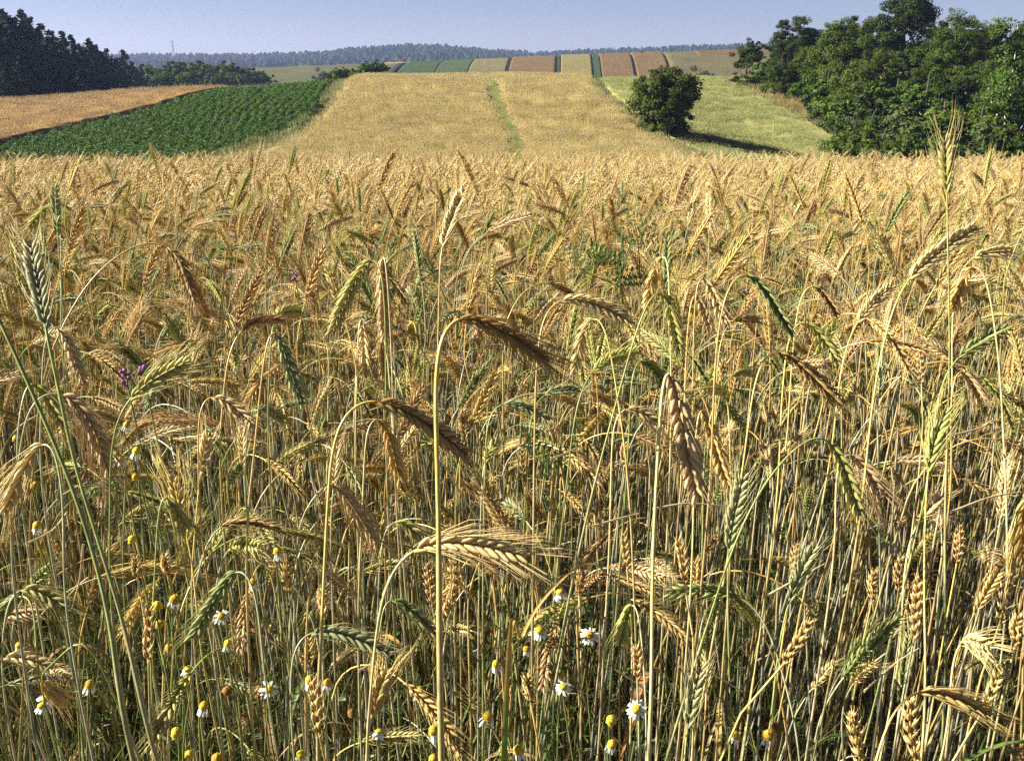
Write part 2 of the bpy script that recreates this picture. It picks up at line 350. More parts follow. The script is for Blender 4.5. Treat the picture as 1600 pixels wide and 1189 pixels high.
def ear_parts(L, kind, g, lod=0, wheat=False, awn=1.0, fat=1.0):
    """spikelets of an ear laid along +z of length L, two rows; list of (canonical verts, quads, tris, colours)"""
    cb, ct, ca = EARC[kind]
    n = int((24 if not wheat else 20) * max(.55, min(1.2, L / .105))) if lod == 0 else (10 if not wheat else 8)
    sides = 5 if lod == 0 else 3
    rings = ((0.0, .35), (.25, .9), (.55, 1.0), (.82, .5)) if lod == 0 else ((0, .4), (.45, 1.0))
    fl, fw = ((.0168, .0025) if not wheat else (.0108, .0023)); fl *= fat; fw *= fat
    if lod: fl *= 1.5; fw *= 1.7
    out = []; mixw = g.uniform(0, .55) if not wheat else 0
    for i in range(n):
        f = i / (n - 1); s0 = L * (.015 + .90 * f); side = 1 if i % 2 else -1
        k = (.62 + .38 * math.sin(math.pi * min(1, f * 1.6 + .12) * .5)) * (1 - .38 * max(0, f - .65) / .35)
        grp = []
        if not wheat and g.random() < .035 and 0 < i: continue
        for fy in ((-1, 1) if not wheat else (-1, 0, 1)):
            V, q, t, h = floret(fl * k * g.uniform(.92, 1.1), fw * k * g.uniform(.9, 1.12), sides, rings)
            spread = (.40 if not wheat else .42) + g.normal(0, .06)
            d = np.array([side * spread, fy * (.24 if not wheat else .55) + g.normal(0, .04), 1.0]); M = rot_to(d)
            base = np.array([side * .0011 * k, fy * .0014 * k, s0]); W = V @ M.T + base
            tone = g.uniform(.86, 1.12)
            c = (cb * (1 - h[:, None]) ** .8 + ct * (1 - (1 - h[:, None]) ** .8)) * tone
            c = c * (1 - mixw * f) + EARC['pink' if mixw > .3 else 'pale'][1] * (.5 + .5 * h[:, None]) * mixw * f * tone
            grp.append((W, q, t, c))
            al = (.036 * awn * g.uniform(.65, 1.15) * (1 - .25 * f)) if not wheat else .004
            for rpt in range(3 if (lod == 0 and awn >= 1.2) else 1):
              if (lod == 0 and (awn > 0)) or (lod and fy > 0 and awn > 0 and not wheat):
                  tip = W[-1]; dd = d / np.linalg.norm(d)
                  a1 = np.array([dd[0] * .75, dd[1] * .8, dd[2]]) + g.normal(0, .05, 3)
                  a2 = np.array([dd[0] * .45, dd[1] * .5, dd[2]]) + g.normal(0, .08, 3)
                  p0 = tip - dd * .002; p1 = tip + a1 * al * .5; p2 = p1 + a2 * al * .55
                  rr = .00036 if lod == 0 else .0008
                  e = [np.array([rr, 0, 0]), np.array([-rr * .5, rr * .87, 0]), np.array([-rr * .5, -rr * .87, 0])]
                  W2 = np.array([p0 + x for x in e] + [p1 + x * .7 for x in e] + [p2])
                  q2 = [(0, 1, 4, 3), (1, 2, 5, 4), (2, 0, 3, 5)]; t2 = [(3, 4, 6), (4, 5, 6), (5, 3, 6)]
                  grp.append((W2, q2, t2, np.tile(ca * g.uniform(.85, 1.15), (7, 1))))
        out.append((s0, grp))
    return out

def stem_mesh(path, r0, r1, pal, g, lod=0, green_foot=False):
    mb = MB(); n = len(path.P); f = path.S / path.L
    r = r0 + (r1 - r0) * f ** 1.2
    c0, c1 = STEMC[pal]; fc = np.clip(f[:, None] * 1.15 - .1, 0, 1) ** 2.2; cols = c0 * (1 - fc) + c1 * fc
    cols = cols * g.uniform(.85, 1.12) * (1 + .06 * np.sin(f * 23 + g.uniform(0, 6)))[:, None]
    if lod == 0:                                  # the joints of the straw
        for k in (.18, .42, .70):
            i = int(np.argmin(abs(f - k - g.uniform(-.03, .03)))); r[i] *= 1.35; cols[i] *= .55
        for k in (.44, .72):                      # dry sheath wrapped round the straw above a joint, ending in a ragged rim
            e = k + g.uniform(.08, .16); m = (f > k + .01) & (f < e); r[m] *= 1.22; cols[m] = cols[m] * .55 + C(.40, .32, .17) * .45
        side = 1 + .16 * np.sin(np.arange(5) * 2.4 + g.uniform(0, 6))[None, :, None] + g.normal(0, .07, (n, 5, 1)); spot = g.random((n, 5, 1)) < .05
        cols = cols[:, None, :] * side * np.where(spot, .6, 1)
    tube(mb, path, r, 5 if lod == 0 else 3, cols=cols)
    return mb

def leaf_blade(mb, P0, dirv, ln, wd, droop, col, g, seg=7, twist=0.6):
    """a strap leaf arching out and down, folded along its midrib"""
    P = [np.array(P0)]; d = np.array(dirv, float); d /= np.linalg.norm(d)
    for i in range(seg):
        P.append(P[-1] + d * ln / seg); d = d + np.array([g.normal(0, .06), g.normal(0, .06), -droop / seg]); d /= np.linalg.norm(d)
    P = np.array(P); T = np.gradient(P, axis=0); S = np.cross(T, [0, 0, 1.0]); S /= np.maximum(np.linalg.norm(S, axis=1)[:, None], 1e-6)
    U = np.cross(S, T); U /= np.maximum(np.linalg.norm(U, axis=1)[:, None], 1e-6)
    a = np.linspace(0, twist * g.normal(), seg + 1)[:, None]; S2 = S * np.cos(a) + U * np.sin(a); U2 = U * np.cos(a) - S * np.sin(a)
    f = np.linspace(0, 1, seg + 1); wv = wd * np.minimum(1, .6 + f * 2.5) * (1 - f ** 3) * .5 + .0002
    V = np.concatenate([P - S2 * wv[:, None] + U2 * wv[:, None] * .35, P, P + S2 * wv[:, None] + U2 * wv[:, None] * .35])
    m = seg + 1; i = np.arange(seg)
    q = np.concatenate([np.stack([i, i + m, i + m + 1, i + 1], 1), np.stack([i + m, i + 2*m, i + 2*m + 1, i + m + 1], 1)])
    c = np.tile(np.asarray(col) * g.uniform(.8, 1.15), (len(V), 1)); mb.add(V, q, None, c)

def ear_mesh(path, kind, g, lod=0, wheat=False, awn=1.0, fat=1.0):
    mb = MB()
    for s0, grp in ear_parts(path.L, kind, g, lod, wheat, awn, fat):
        for W, q, t, c in grp: mb.add(path.bend(W), q, t, c)
    tube(mb, path.sub(0, path.L * .95, 8), .0011, 3, c0=EARC[kind][0])
    return mb

def local_stalk(g, height, bend, az, ear_len, sway=.04):
    """centre line of a stalk standing at the origin: straw rising, neck arching over, ear hanging"""
    hx = np.array([math.cos(az), math.sin(az), 0]); lean = g.normal(0, sway); lx = np.array([math.cos(az + 1.3), math.sin(az + 1.3), 0])
    P = [np.zeros(3)]; stemL = height; n = 12
    neck = .055 + .036 * bend
    for i in range(1, n + 1):
        f = i / n; P.append(np.array([0, 0, f * (stemL - neck)]) + hx * (lean * f + .03 * bend * f * f) + lx * (.5 * lean * f * f))
    ang = .06 + .1 * bend; d0 = P[-1] - P[-2]; d0 /= np.linalg.norm(d0)
    p = P[-1].copy(); th = math.acos(np.clip(d0[2], -1, 1)); k = 8
    for i in range(k):
        th += bend * .72 / k; p = p + (hx * math.sin(th) + np.array([0, 0, math.cos(th)])) * neck * 1.15 / k; P.append(p.copy())
    ns = len(P); k = 8
    for i in range(k):
        th += bend * .28 / k; p = p + (hx * math.sin(th) + np.array([0, 0, math.cos(th)])) * ear_len / k; P.append(p.copy())
    path = Path(P, np.cross(hx, [0, 0, 1.0]) * math.cos(g.uniform(0, 3)) + hx * math.sin(g.uniform(0, 3)) + np.array([.01, .02, .03]))
    return path, path.S[ns - 1]

def pick(g, d):
    k = list(d); p = np.array([d[x] for x in k], float); return k[g.choice(len(k), p=p / p.sum())]
EAR_MIX = {'golden': 5.5, 'pale': 3.6, 'pink': 1.6, 'brown': 1.5, 'yellowgreen': 2.2, 'green': .7, 'greygreen': .5}
STEM_MIX = {'gold': 4, 'straw': 3.4, 'orange': 1.1, 'green': 2.0, 'grey': 2.4}

def variant(seed, lod):
    g = np.random.default_rng(seed); kind = pick(g, EAR_MIX if lod == 0 else {'golden': 6, 'pale': 4, 'pink': 1.2, 'brown': 1.6, 'yellowgreen': 1.6}); pal = pick(g, STEM_MIX if lod == 0 else {'gold': 5, 'straw': 4, 'orange': .8})
    if kind in ('green', 'greygreen'): pal = pick(g, {'green': 2, 'grey': 1})
    bend = g.choice([g.uniform(.3, .85), g.uniform(.9, 1.6), g.uniform(1.7, 2.6)], p=[.20, .22, .58])
    L = g.uniform(.07, .108); path, sn = local_stalk(g, g.uniform(.97, 1.05), bend, 0.0, L)
    st = path.sub(0, sn, 34 if lod == 0 else 10, 2.0); ea = path.sub(sn, path.L, 10)
    smb = stem_mesh(st, g.uniform(.0019, .0030) * (1 + .2 * lod), .0010 * (1 + .5 * lod), pal, g, lod)
    emb = ear_mesh(ea, kind, g, lod, awn=g.uniform(.8, 1.15), fat=.88 if lod == 0 else .84)
    lmb = MB(); dead = [C(.44, .34, .15), C(.52, .41, .20), C(.32, .22, .09)]; live = [C(.10, .16, .04), C(.16, .20, .06)]
    for k in range(g.integers(0, 2) if lod == 0 else 1):
        s = st.L * g.uniform(.2, .58); P0 = st.bend([[0, 0, s]])[0]; a = g.uniform(0, 6.28)
        c = (live if g.random() < .15 and lod == 0 else dead)[g.integers(0, 2)]
        leaf_blade(lmb, P0, (math.cos(a), math.sin(a), g.uniform(1.2, 3.0)), g.uniform(.08, .17), g.uniform(.004, .008), g.uniform(.8, 3), c, g, 6 if lod == 0 else 3)
    return dict(stem=smb, ear=emb, leaf=lmb, kind=kind, bend=bend, pal=pal)

def join(v):
    mb = MB()
    for k in ('stem', 'ear', 'leaf'):
        if v[k].n: mb.add(*v[k].arrays())
    return mb

NV0, NV1, NVP = 18, 12, 5
V0 = [variant(100 + i, 0) for i in range(NV0)]
V1 = [variant(300 + i, 1) for i in range(NV1)]
def rye_patch(seed):                             # about a square metre of far rye: bare ears on short straws
    g = np.random.default_rng(seed); mb = MB()
    for k in range(85):
        x, y = g.uniform(-.62, .62, 2); kind = pick(g, EAR_MIX); cb, ct, ca = EARC[kind]; h = g.uniform(.82, 1.08)
        az = g.uniform(0, 6.28); th = g.uniform(.2, 2.3); d = np.array([math.cos(az) * math.sin(th), math.sin(az) * math.sin(th), math.cos(th)])
        p = np.array([x, y, h]); V, q, t, hh = floret(.125, .009, 4, ((0, .5), (.5, 1.0)))
        mb.add(V @ rot_to(d).T + p, q, t, ((cb * .4 + ct * .6) * .60 + C(.10, .08, .05)) * g.uniform(.85, 1.08))
        s = np.array([.003, 0, 0]); b = p * [1, 1, .55]
        mb.add([b - s, b + s, p + s, p - s], [(0, 1, 2, 3)], None, STEMC[pick(g, STEM_MIX)][1])
    return mb

# library collections, used only as instances by the "stuff" objects
def library(name, meshes):
    c = bpy.data.collections.new(name)
    for i, me in enumerate(meshes): c.objects.link(bpy.data.objects.new(f'{name}_{i:02d}', me))
    return c
def scatter(name, P, rot, scl, var, coll, mat, **props):
    me = bpy.data.meshes.new(name); me.vertices.add(len(P)); me.vertices.foreach_set('co', np.asarray(P, np.float32).ravel())
    for an, ty, arr in (('rot', 'FLOAT_VECTOR', rot), ('scl', 'FLOAT_VECTOR', scl), ('var', 'INT', var)):
        at = me.attributes.new(an, ty, 'POINT')
        at.data.foreach_set('vector' if ty == 'FLOAT_VECTOR' else 'value', np.asarray(arr, np.int32 if ty == 'INT' else np.float32).ravel())
    me.materials.append(mat); o = obj(name, me, kind='stuff', **props)
    t = bpy.data.node_groups.new(name, 'GeometryNodeTree')
    t.interface.new_socket('Geometry', in_out='INPUT', socket_type='NodeSocketGeometry')
    t.interface.new_socket('Geometry', in_out='OUTPUT', socket_type='NodeSocketGeometry')
    N = t.nodes; L = t.links; gi = N.new('NodeGroupInput'); go = N.new('NodeGroupOutput')
    ci = N.new('GeometryNodeCollectionInfo'); ci.inputs['Collection'].default_value = coll
    ci.inputs['Separate Children'].default_value = True; ci.inputs['Reset Children'].default_value = True
    ip = N.new('GeometryNodeInstanceOnPoints'); ip.inputs['Pick Instance'].default_value = True
    def attr(n, ty):
        a = N.new('GeometryNodeInputNamedAttribute'); a.data_type = ty; a.inputs['Name'].default_value = n; return a.outputs['Attribute']
    L.new(gi.outputs[0], ip.inputs['Points']); L.new(ci.outputs[0], ip.inputs['Instance'])
    L.new(attr('var', 'INT'), ip.inputs['Instance Index']); L.new(attr('scl', 'FLOAT_VECTOR'), ip.inputs['Scale'])
    er = N.new('FunctionNodeEulerToRotation'); L.new(attr('rot', 'FLOAT_VECTOR'), er.inputs[0]); L.new(er.outputs[0], ip.inputs['Rotation'])
    L.new(ip.outputs[0], go.inputs[0])
    md = o.modifiers.new('scatter', 'NODES'); md.node_group = t
    return o

LIB_RYE = library('rye_library', [join(v).mesh('rye', M_EAR) for v in V0] + [join(v).mesh('rye', M_EAR) for v in V1] + [rye_patch(500 + i).mesh('rye', M_EAR) for i in range(NVP)])

def density_pts(n_per, y0, y1, left, right):
    """random points of n_per per square metre between two lines"""
    ys = []; xs = []
    A = 0; Y = np.linspace(y0, y1, 400); wdt = np.maximum(right(Y) - left(Y), 0); A = np.trapz(wdt, Y)
    n = int(A * n_per); cdf = np.r_[0, np.cumsum((wdt[1:] + wdt[:-1]) * .5 * np.diff(Y))]
    y = np.interp(rng.uniform(0, cdf[-1], n), cdf, Y); l, r = left(y), right(y)
    return l + (r - l) * rng.random(n), y

def fl(y): return -(y * .60 + 1.9)
def fr(y): return y * .60 + .8
bands = [(.95, 1.5, 200, 0), (1.5, 2.6, 320, 0), (2.6, 5, 290, 0), (5, 9, 270, 1), (9, 16, 190, 1), (16, 30, 60, 1), (30, 57, 14, 1)]
RP = []
for y0, y1, n, lod in bands:
    x, y = density_pts(n, y0, y1, fl, fr)
    hs = np.clip(rng.normal(.96, .115, len(x)), .55, 1.2)
    low = rng.random(len(x)) < np.where(x > .08 * y, .09, .20) * (1 if y1 < 3 else .4); hs = np.where(low, rng.uniform(.55, .88, len(x)), hs)
    v = rng.integers(0, NV0, len(x)) if lod == 0 else NV0 + rng.integers(0, NV1, len(x))
    hs = np.where(y > 4, .98 + (hs - .98) * .6, hs); RP.append(np.c_[x, y, H(x, y), hs, v])
RP = np.concatenate(RP)
RP = RP[~((RP[:, 1] < 1.35) & (RP[:, 0] > -.9) & (RP[:, 0] < .9) & (RP[:, 3] > .97))]      # the front row is set plant by plant below
az = rng.uniform(0, 2 * math.pi, len(RP))
az = np.where(rng.random(len(RP)) < .45, rng.normal(-.2, .9, len(RP)), az)                 # more ears lean with the wind, to the right
tilt = rng.normal(0, .06, (len(RP), 2))
# hill part, as patches
hx, hy = [], []
for a, b in ((lambda y: E_RYL(y) + .1, lambda y: SEAM(y) - .62), (lambda y: SEAM(y) + .70, lambda y: E_RYR(y) + .1)):
    x, y = density_pts(2.3, 57, 121, a, b); hx.append(x); hy.append(y)
hx = np.concatenate(hx); hy = np.concatenate(hy)

u_, v_, d_ = project(np.c_[RP[:, 0], RP[:, 1], RP[:, 2] + RP[:, 3] * .97])
inview = (u_ > 5) & (u_ < 1595) & (v_ < 1150) & (d_ > .3)
order = np.argsort(np.where(inview, d_, 1e9))

# ------------------------------------------------------------------ the front plants, one by one
HERO = [
 # label, ear colour, straw colour, depth, straw pixels (low to neck), ear pixels (base to tip), ear depth change, awn, straw radius, roll
 ('tall thick straw mid picture bowing over into a big fuzzy brown ear', 'brown', 'gold', .72, [(690,1189),(685,800),(680,610),(685,525),(697,490)], [(712,481),(790,520),(862,570)], .05, 1.25, .0029, 1.4),
 ('golden straw with an upright pale ear above the fuzzy brown ear', 'pale', 'gold', 1.3, [(682,760),(684,560),(688,400)], [(690,388),(706,340),(728,292)], .06, .9, .0019, .2),
 ('yellow straw arching into a grey brown ear that hangs across the thick straw', 'brown', 'gold', .90, [(497,1189),(504,950),(517,715),(530,655),(553,622)], [(584,617),(660,655),(737,716)], .02, .7, .0023, .1),
 ('rye stalk whose long thin ear hangs down under the arched yellow straw', 'golden', 'straw', 1.05, [(560,1000),(568,760),(572,665),(582,640)], [(592,640),(612,690),(628,765)], .04, 1.0, .0017, .3),
 ('orange straw with a pinkish awned ear hanging below the arched yellow straw', 'pink', 'orange', 1.0, [(478,1010),(492,860),(500,770),(507,742)], [(518,740),(548,785),(592,855)], .03, 1.2, .0017, .0),
 ('bright pale ear lying level with long spread awns, crossing the thick straw', 'pale', 'straw', .80, [(573,1189),(580,1080),(592,950),(612,885)], [(642,850),(730,846),(832,872)], -.02, 1.6, .0018, .0),
 ('big pinkish pale ear hanging straight down right of the middle', 'pink', 'straw', .78, [(1014,1189),(1020,880),(1030,680),(1037,575)], [(1046,558),(1066,660),(1092,785)], .0, .9, .0022, .1),
 ('green straw bowing over with a yellow green ear just above the big hanging ear', 'yellowgreen', 'green', 1.05, [(905,860),(960,640),(1000,500),(1022,450)], [(1036,440),(1050,490),(1064,556)], .02, .8, .0016, .0),
 ('tan ear dropping from a bent neck left of the yellow green ear', 'golden', 'straw', 1.3, [(1048,700),(1046,480),(1044,400),(1040,385)], [(1034,390),(1020,430),(1008,486)], .02, .9, .0015, .1),
 ('upright green tipped ear standing at the top of the middle right clump', 'green', 'green', 1.5, [(1030,640),(1036,520),(1040,450)], [(1041,445),(1043,410),(1043,372)], .0, .8, .0015, .3),
 ('orange straw curving into a pale herringbone ear in the middle of the field', 'pale', 'gold', 1.05, [(832,1000),(836,640),(843,520),(853,478)], [(870,461),(930,470),(996,510)], .0, .8, .0017, .0),
 ('pale ear hanging down to the left beneath the herringbone ear', 'pale', 'gold', 1.15, [(985,800),(962,600),(948,520),(938,488)], [(926,482),(908,525),(896,584)], .02, .9, .0016, .0),
 ('pale green ear leaning up to the right below the herringbone ear', 'yellowgreen', 'green', 1.2, [(885,760),(900,640),(915,592)], [(926,575),(960,556),(1000,547)], .06, .8, .0015, .0),
 ('green ear drooping right beside the big hanging pinkish ear', 'green', 'green', 1.2, [(978,760),(985,620),(990,565)], [(1000,552),(1022,575),(1050,622)], .05, .9, .0015, .2),
 ('small pale green ear right of the thick straw, nodding toward the right', 'greygreen', 'green', 1.25, [(755,900),(758,720),(764,640)], [(780,623),(815,630),(863,660)], .0, .9, .0015, .0),
 ('green grey ear bowing right low among the daisies in front', 'greygreen', 'grey', .92, [(460,1189),(454,1060),(456,1000)], [(476,978),(540,988),(614,1024)], .0, .9, .0017, .0),
 ('ash grey ear hanging from a yellow straw in the left half', 'greygreen', 'gold', 1.0, [(385,900),(400,680),(415,540),(424,503)], [(431,500),(447,560),(476,636)], .0, .8, .0016, .1),
 ('brown ear arching over from a thin straw left of the ash grey ear', 'brown', 'gold', 1.15, [(345,760),(350,610),(357,550)], [(376,509),(410,494),(448,502)], .05, 1.0, .0015, 1.2),
 ('short bright yellow green ear where two ears cross in the left half', 'yellowgreen', 'green', 1.25, [(420,720),(422,560),(424,508)], [(428,498),(445,488),(470,486)], .12, 1.0, .0015, .0),
 ('bright pale green ear rising to the right beside the purple vetch flowers', 'yellowgreen', 'green', .95, [(180,1010),(172,800),(174,690),(185,642)], [(199,621),(245,588),(302,561)], -.02, 1.3, .0016, .0),
 ('pale ear hanging from a hooked neck near the left edge', 'pale', 'grey', 1.1, [(70,800),(66,600),(70,520)], [(90,492),(110,545),(132,604)], .0, .9, .0015, .1),
 ('tall pale green upright ear on a thick leaning green straw at the left', 'greygreen', 'green', .78, [(245,1189),(200,1000),(155,850),(115,720),(92,610)], [(70,508),(60,450),(46,376)], .04, 1.0, .0023, .0),
 ('thick green straw leaning out of the picture over the left edge', 'green', 'green', .70, [(208,1189),(170,960),(120,780),(62,640),(15,535)], [(-10,480),(-45,420),(-70,360)], .0, 1.0, .0024, .0),
 ('pinkish ear with long awns drooping right between the green straws', 'pink', 'grey', .95, [(20,900),(30,720),(42,635),(62,605)], [(92,603),(140,650),(172,745)], .0, 1.4, .0015, .0),
 ('pale green ear hanging behind the leaning green straws', 'yellowgreen', 'grey', 1.05, [(30,760),(36,620),(42,585)], [(50,582),(75,620),(102,672)], .0, 1.2, .0015, .0),
 ('pale awned ear hanging down toward the left edge', 'pale', 'grey', .85, [(110,1000),(100,800),(88,700),(78,676)], [(66,676),(34,735),(4,806)], .0, 1.3, .0016, .3),
 ('pale ear nodding right above the brown ear in the left half', 'pale', 'orange', 1.1, [(318,860),(310,700),(311,630)], [(323,605),(362,630),(398,668)], .0, .9, .0015, .0),
 ('dark grey green ear nodding right left of the arched yellow straw', 'greygreen', 'green', 1.25, [(385,800),(386,680),(390,645)], [(402,632),(425,642),(450,664)], .08, .8, .0015, .0),
 ('brown ear lying level above the short yellow ear in the left half', 'brown', 'grey', 1.1, [(300,980),(316,870),(328,830)], [(342,813),(385,812),(442,826)], .0, 1.0, .0014, 1.3),
 ('short pale yellow ear pointing toward the camera in the left half', 'yellowgreen', 'grey', 1.1, [(335,1030),(338,910),(346,866)], [(358,852),(380,848),(408,856)], -.07, 1.0, .0014, .0),
 ('green ear hanging to the lower left over the yellow daisy heads', 'green', 'grey', .92, [(420,1100),(405,960),(392,895),(380,874)], [(366,879),(336,938),(296,1002)], .0, 1.1, .0016, .0),
 ('pale green ear arching right at the lower left edge', 'yellowgreen', 'grey', 1.0, [(8,1100),(8,960),(14,920)], [(27,906),(70,922),(114,962)], .0, 1.2, .0014, .0),
 ('green ear hanging out over the lower left edge', 'green', 'green', 1.0, [(66,1080),(56,960),(48,918)], [(32,918),(14,938),(-6,968)], .0, .9, .0014, .1),
 ('pale thin ear lying level just inside the lower left edge', 'pale', 'straw', 1.0, [(-30,1120),(-25,1050),(-12,1022)], [(0,1018),(40,1024),(86,1048)], .0, .7, .0013, .2),
 ('tan ear drooping right near the lower left corner', 'golden', 'green', .9, [(150,1020),(100,1030),(62,1050)], [(44,1060),(72,1072),(104,1096)], .02, 1.0, .0017, 1.2),
 ('tallest rye stalk, upright pale green ear reaching up to the wood at right', 'yellowgreen', 'green', 1.0, [(1470,1189),(1477,800),(1484,560),(1481,380)], [(1480,306),(1479,260),(1477,214)], .0, 1.19, .0016, .3),
 ('big yellow green ear hanging from a long curved green straw at right', 'yellowgreen', 'green', .92, [(1130,900),(1200,748),(1250,692),(1285,668)], [(1300,680),(1322,740),(1346,812)], .0, 1.1, .0016, .0),
 ('pinkish awned ear hanging beside the big yellow green ear at right', 'pink', 'straw', 1.0, [(1300,900),(1305,740),(1314,700)], [(1328,694),(1350,725),(1376,775)], .0, 1.3, .0014, .2),
 ('upright yellow green ear right of the big hanging yellow green ear', 'yellowgreen', 'gold', .95, [(1440,1189),(1444,900),(1447,770)], [(1449,738),(1458,690),(1480,638)], .02, 1.2, .0017, .1),
 ('long pale ear stretching up to the right below the tallest stalk', 'pale', 'gold', 1.0, [(1330,900),(1365,620),(1390,500)], [(1416,437),(1465,394),(1528,353)], .03, .8, .0018, .0),
 ('pale ear leaning up to the right under the long pale ear', 'pale', 'gold', 1.1, [(1290,760),(1312,590),(1325,532)], [(1337,504),(1365,472),(1396,444)], .04, .8, .0015, .0),
 ('dark green brown ear hanging from a thin arched straw right of the middle', 'green', 'orange', 1.0, [(1105,820),(1118,560),(1135,450),(1152,420)], [(1170,416),(1205,465),(1242,532)], .0, .7, .0014, 1.3),
 ('brown ear nodding right beneath the bare straw at right', 'brown', 'gold', 1.3, [(1222,760),(1238,560),(1250,462)], [(1270,433),(1290,460),(1310,494)], .0, .8, .0014, 1.2),
 ('long brown ear hanging low right under the dark green brown ear', 'brown', 'gold', 1.0, [(1150,800),(1175,620),(1192,552)], [(1214,536),(1262,580),(1326,642)], .0, .9, .0015, 1.0),
 ('pale green ear hanging right of the dark green brown ear', 'yellowgreen', 'gold', 1.15, [(1210,820),(1222,620),(1235,510)], [(1258,491),(1288,530),(1312,572)], .0, .9, .0015, .0),
 ('dark green ear rising to the right near the right edge', 'green', 'green', 1.1, [(1440,800),(1462,640),(1478,580)], [(1494,557),(1534,530),(1578,510)], .0, .9, .0016, .6),
 ('green ear lying level and pointing left over the dark bare straws', 'green', 'grey', 1.0, [(1250,1189),(1222,1050),(1192,960)], [(1156,925),(1100,921),(1040,927)], .0, .8, .0016, .0),
 ('grey green upright ear among the dark straws at the bottom', 'greygreen', 'green', .92, [(1064,1250),(1068,1189),(1071,1160)], [(1074,1138),(1080,1090),(1096,1038)], .0, .9, .0016, .0),
 ('pale green ear hanging straight down above the lone daisy', 'yellowgreen', 'grey', 1.0, [(1010,1150),(1004,1020),(998,945)], [(988,920),(978,955),(969,1002)], .0, 1.0, .0014, .0),
 ('grey green upright ear below the tip of the big hanging ear', 'greygreen', 'green', .95, [(1140,1189),(1138,1000),(1137,890)], [(1136,862),(1144,810),(1163,740)], .0, 1.0, .0015, .0),
 ('fuzzy tan ear bowing right from an orange straw at the lower right', 'golden', 'orange', .80, [(1350,1250),(1372,1170),(1392,1112),(1412,1080)], [(1430,1068),(1482,1080),(1546,1118)], .0, 1.2, .0018, 1.4),
 ('short pale ear with awns hanging down near the lower right edge', 'pale', 'yellowgreen' and 'straw', .90, [(1470,1189),(1484,1080),(1490,1010)], [(1498,991),(1522,998),(1546,1012)], -.05, 1.2, .0017, .9),
 ('big pale ear cut off by the right edge', 'golden', 'straw', .62, [(1640,1189),(1640,900),(1628,760)], [(1604,745),(1592,800),(1610,900)], .0, 1.2, .0022, 1.2),
 ('long tan ear hanging straight down above the arched yellow straw', 'pink', 'straw', 1.25, [(620,800),(612,560),(604,420),(600,392)], [(597,386),(598,450),(601,540)], .0, .9, .0015, .1),
 ('grey striped ear hanging straight down left of the long tan ear', 'pale', 'straw', 1.3, [(556,760),(558,580),(561,500)], [(565,482),(569,525),(574,592)], .0, .8, .0015, .2),
 ('pale ear hanging down just above the arched yellow straw', 'golden', 'straw', 1.3, [(620,760),(606,560),(596,510)], [(590,502),(596,550),(602,612)], .0, .8, .0014, .2),
 ('pale green ear slanting down left from a bent straw left of the middle', 'yellowgreen', 'green', 1.2, [(605,760),(602,500),(594,410)], [(584,392),(550,445),(514,526)], .0, .9, .0015, .0),
 ('plump brown ear slanting down right beside the long tan ear', 'brown', 'gold', 1.6, [(600,640),(598,480),(598,430)], [(603,421),(620,448),(640,478)], .0, .6, .0015, 1.2),
 ('brown ear hanging from a wide thin arch in the upper left', 'brown', 'orange', 1.15, [(60,640),(110,487),(155,422),(213,380)], [(264,376),(288,420),(306,480)], .0, .9, .0013, .8),
 ('green upright ear standing high over the upper left', 'green', 'green', 1.5, [(105,640),(98,480),(93,400)], [(90,368),(88,330),(86,288)], .0, .9, .0014, .2),
 ('pale ear slanting down left beside the green upright ear', 'yellowgreen', 'grey', 1.6, [(100,560),(96,400),(92,330)], [(85,312),(64,332),(44,358)], .0, .8, .0014, .1),
 ('pair leading ear, pale and awned, dropping right of the middle', 'pale', 'gold', 1.25, [(1078,760),(1084,520),(1090,430)], [(1098,420),(1114,455),(1134,506)], .0, 1.1, .0014, .0),
 ('pale ear hanging close under a bent neck right of the yellow green ear', 'pale', 'gold', 1.3, [(1064,760),(1072,560),(1080,460)], [(1087,446),(1098,478),(1110,516)], .0, .8, .0014, .1),
 ('short fuzzy brown ear lying level right of the middle', 'brown', 'orange', 1.3, [(1108,800),(1122,560),(1132,508)], [(1143,497),(1162,494),(1186,501)], .03, 1.0, .0013, 1.3),
 ('short bright yellow green ear curled over right of the big hanging ear', 'yellowgreen', 'gold', 1.15, [(1142,860),(1140,700),(1140,640)], [(1138,622),(1125,604),(1095,607)], -.06, .7, .0015, .2),
 ('slim pinkish ear nodding right, left of the big hanging ear', 'pink', 'straw', 1.15, [(950,900),(956,700),(960,645)], [(972,626),(1000,638),(1036,666)], .0, 1.2, .0014, .0),
 ('long slim tan ear hanging close right of the big hanging ear', 'golden', 'straw', 1.0, [(1076,980),(1085,740),(1090,640)], [(1097,620),(1115,690),(1142,768)], .0, .9, .0014, .1),
 ('small pale green ear lying level in the middle of the field', 'greygreen', 'green', 1.35, [(820,800),(828,660),(838,622)], [(846,612),(874,606),(906,609)], .0, .7, .0014, .1),
 ('short pale green ear turned up right of the grey brown hanging ear', 'yellowgreen', 'grey', 1.25, [(748,960),(752,780),(754,735)], [(756,720),(764,704),(778,688)], .05, .7, .0014, .0),
 ('pale green ear nodding right under the grey brown hanging ear', 'yellowgreen', 'grey', 1.15, [(590,980),(596,850),(602,812)], [(612,801),(632,812),(658,838)], .0, .9, .0014, .0),
 ('dark green ear slanting down behind the thick straw', 'green', 'green', 1.05, [(590,1100),(594,980),(598,930)], [(606,920),(640,950),(682,994)], .0, 1.0, .0016, .4),
 ('tan ear standing up with spread awns among the front daisies', 'golden', 'grey', .95, [(570,1250),(572,1189),(574,1150)], [(577,1120),(588,1090),(606,1046)], .0, 1.5, .0015, .3),
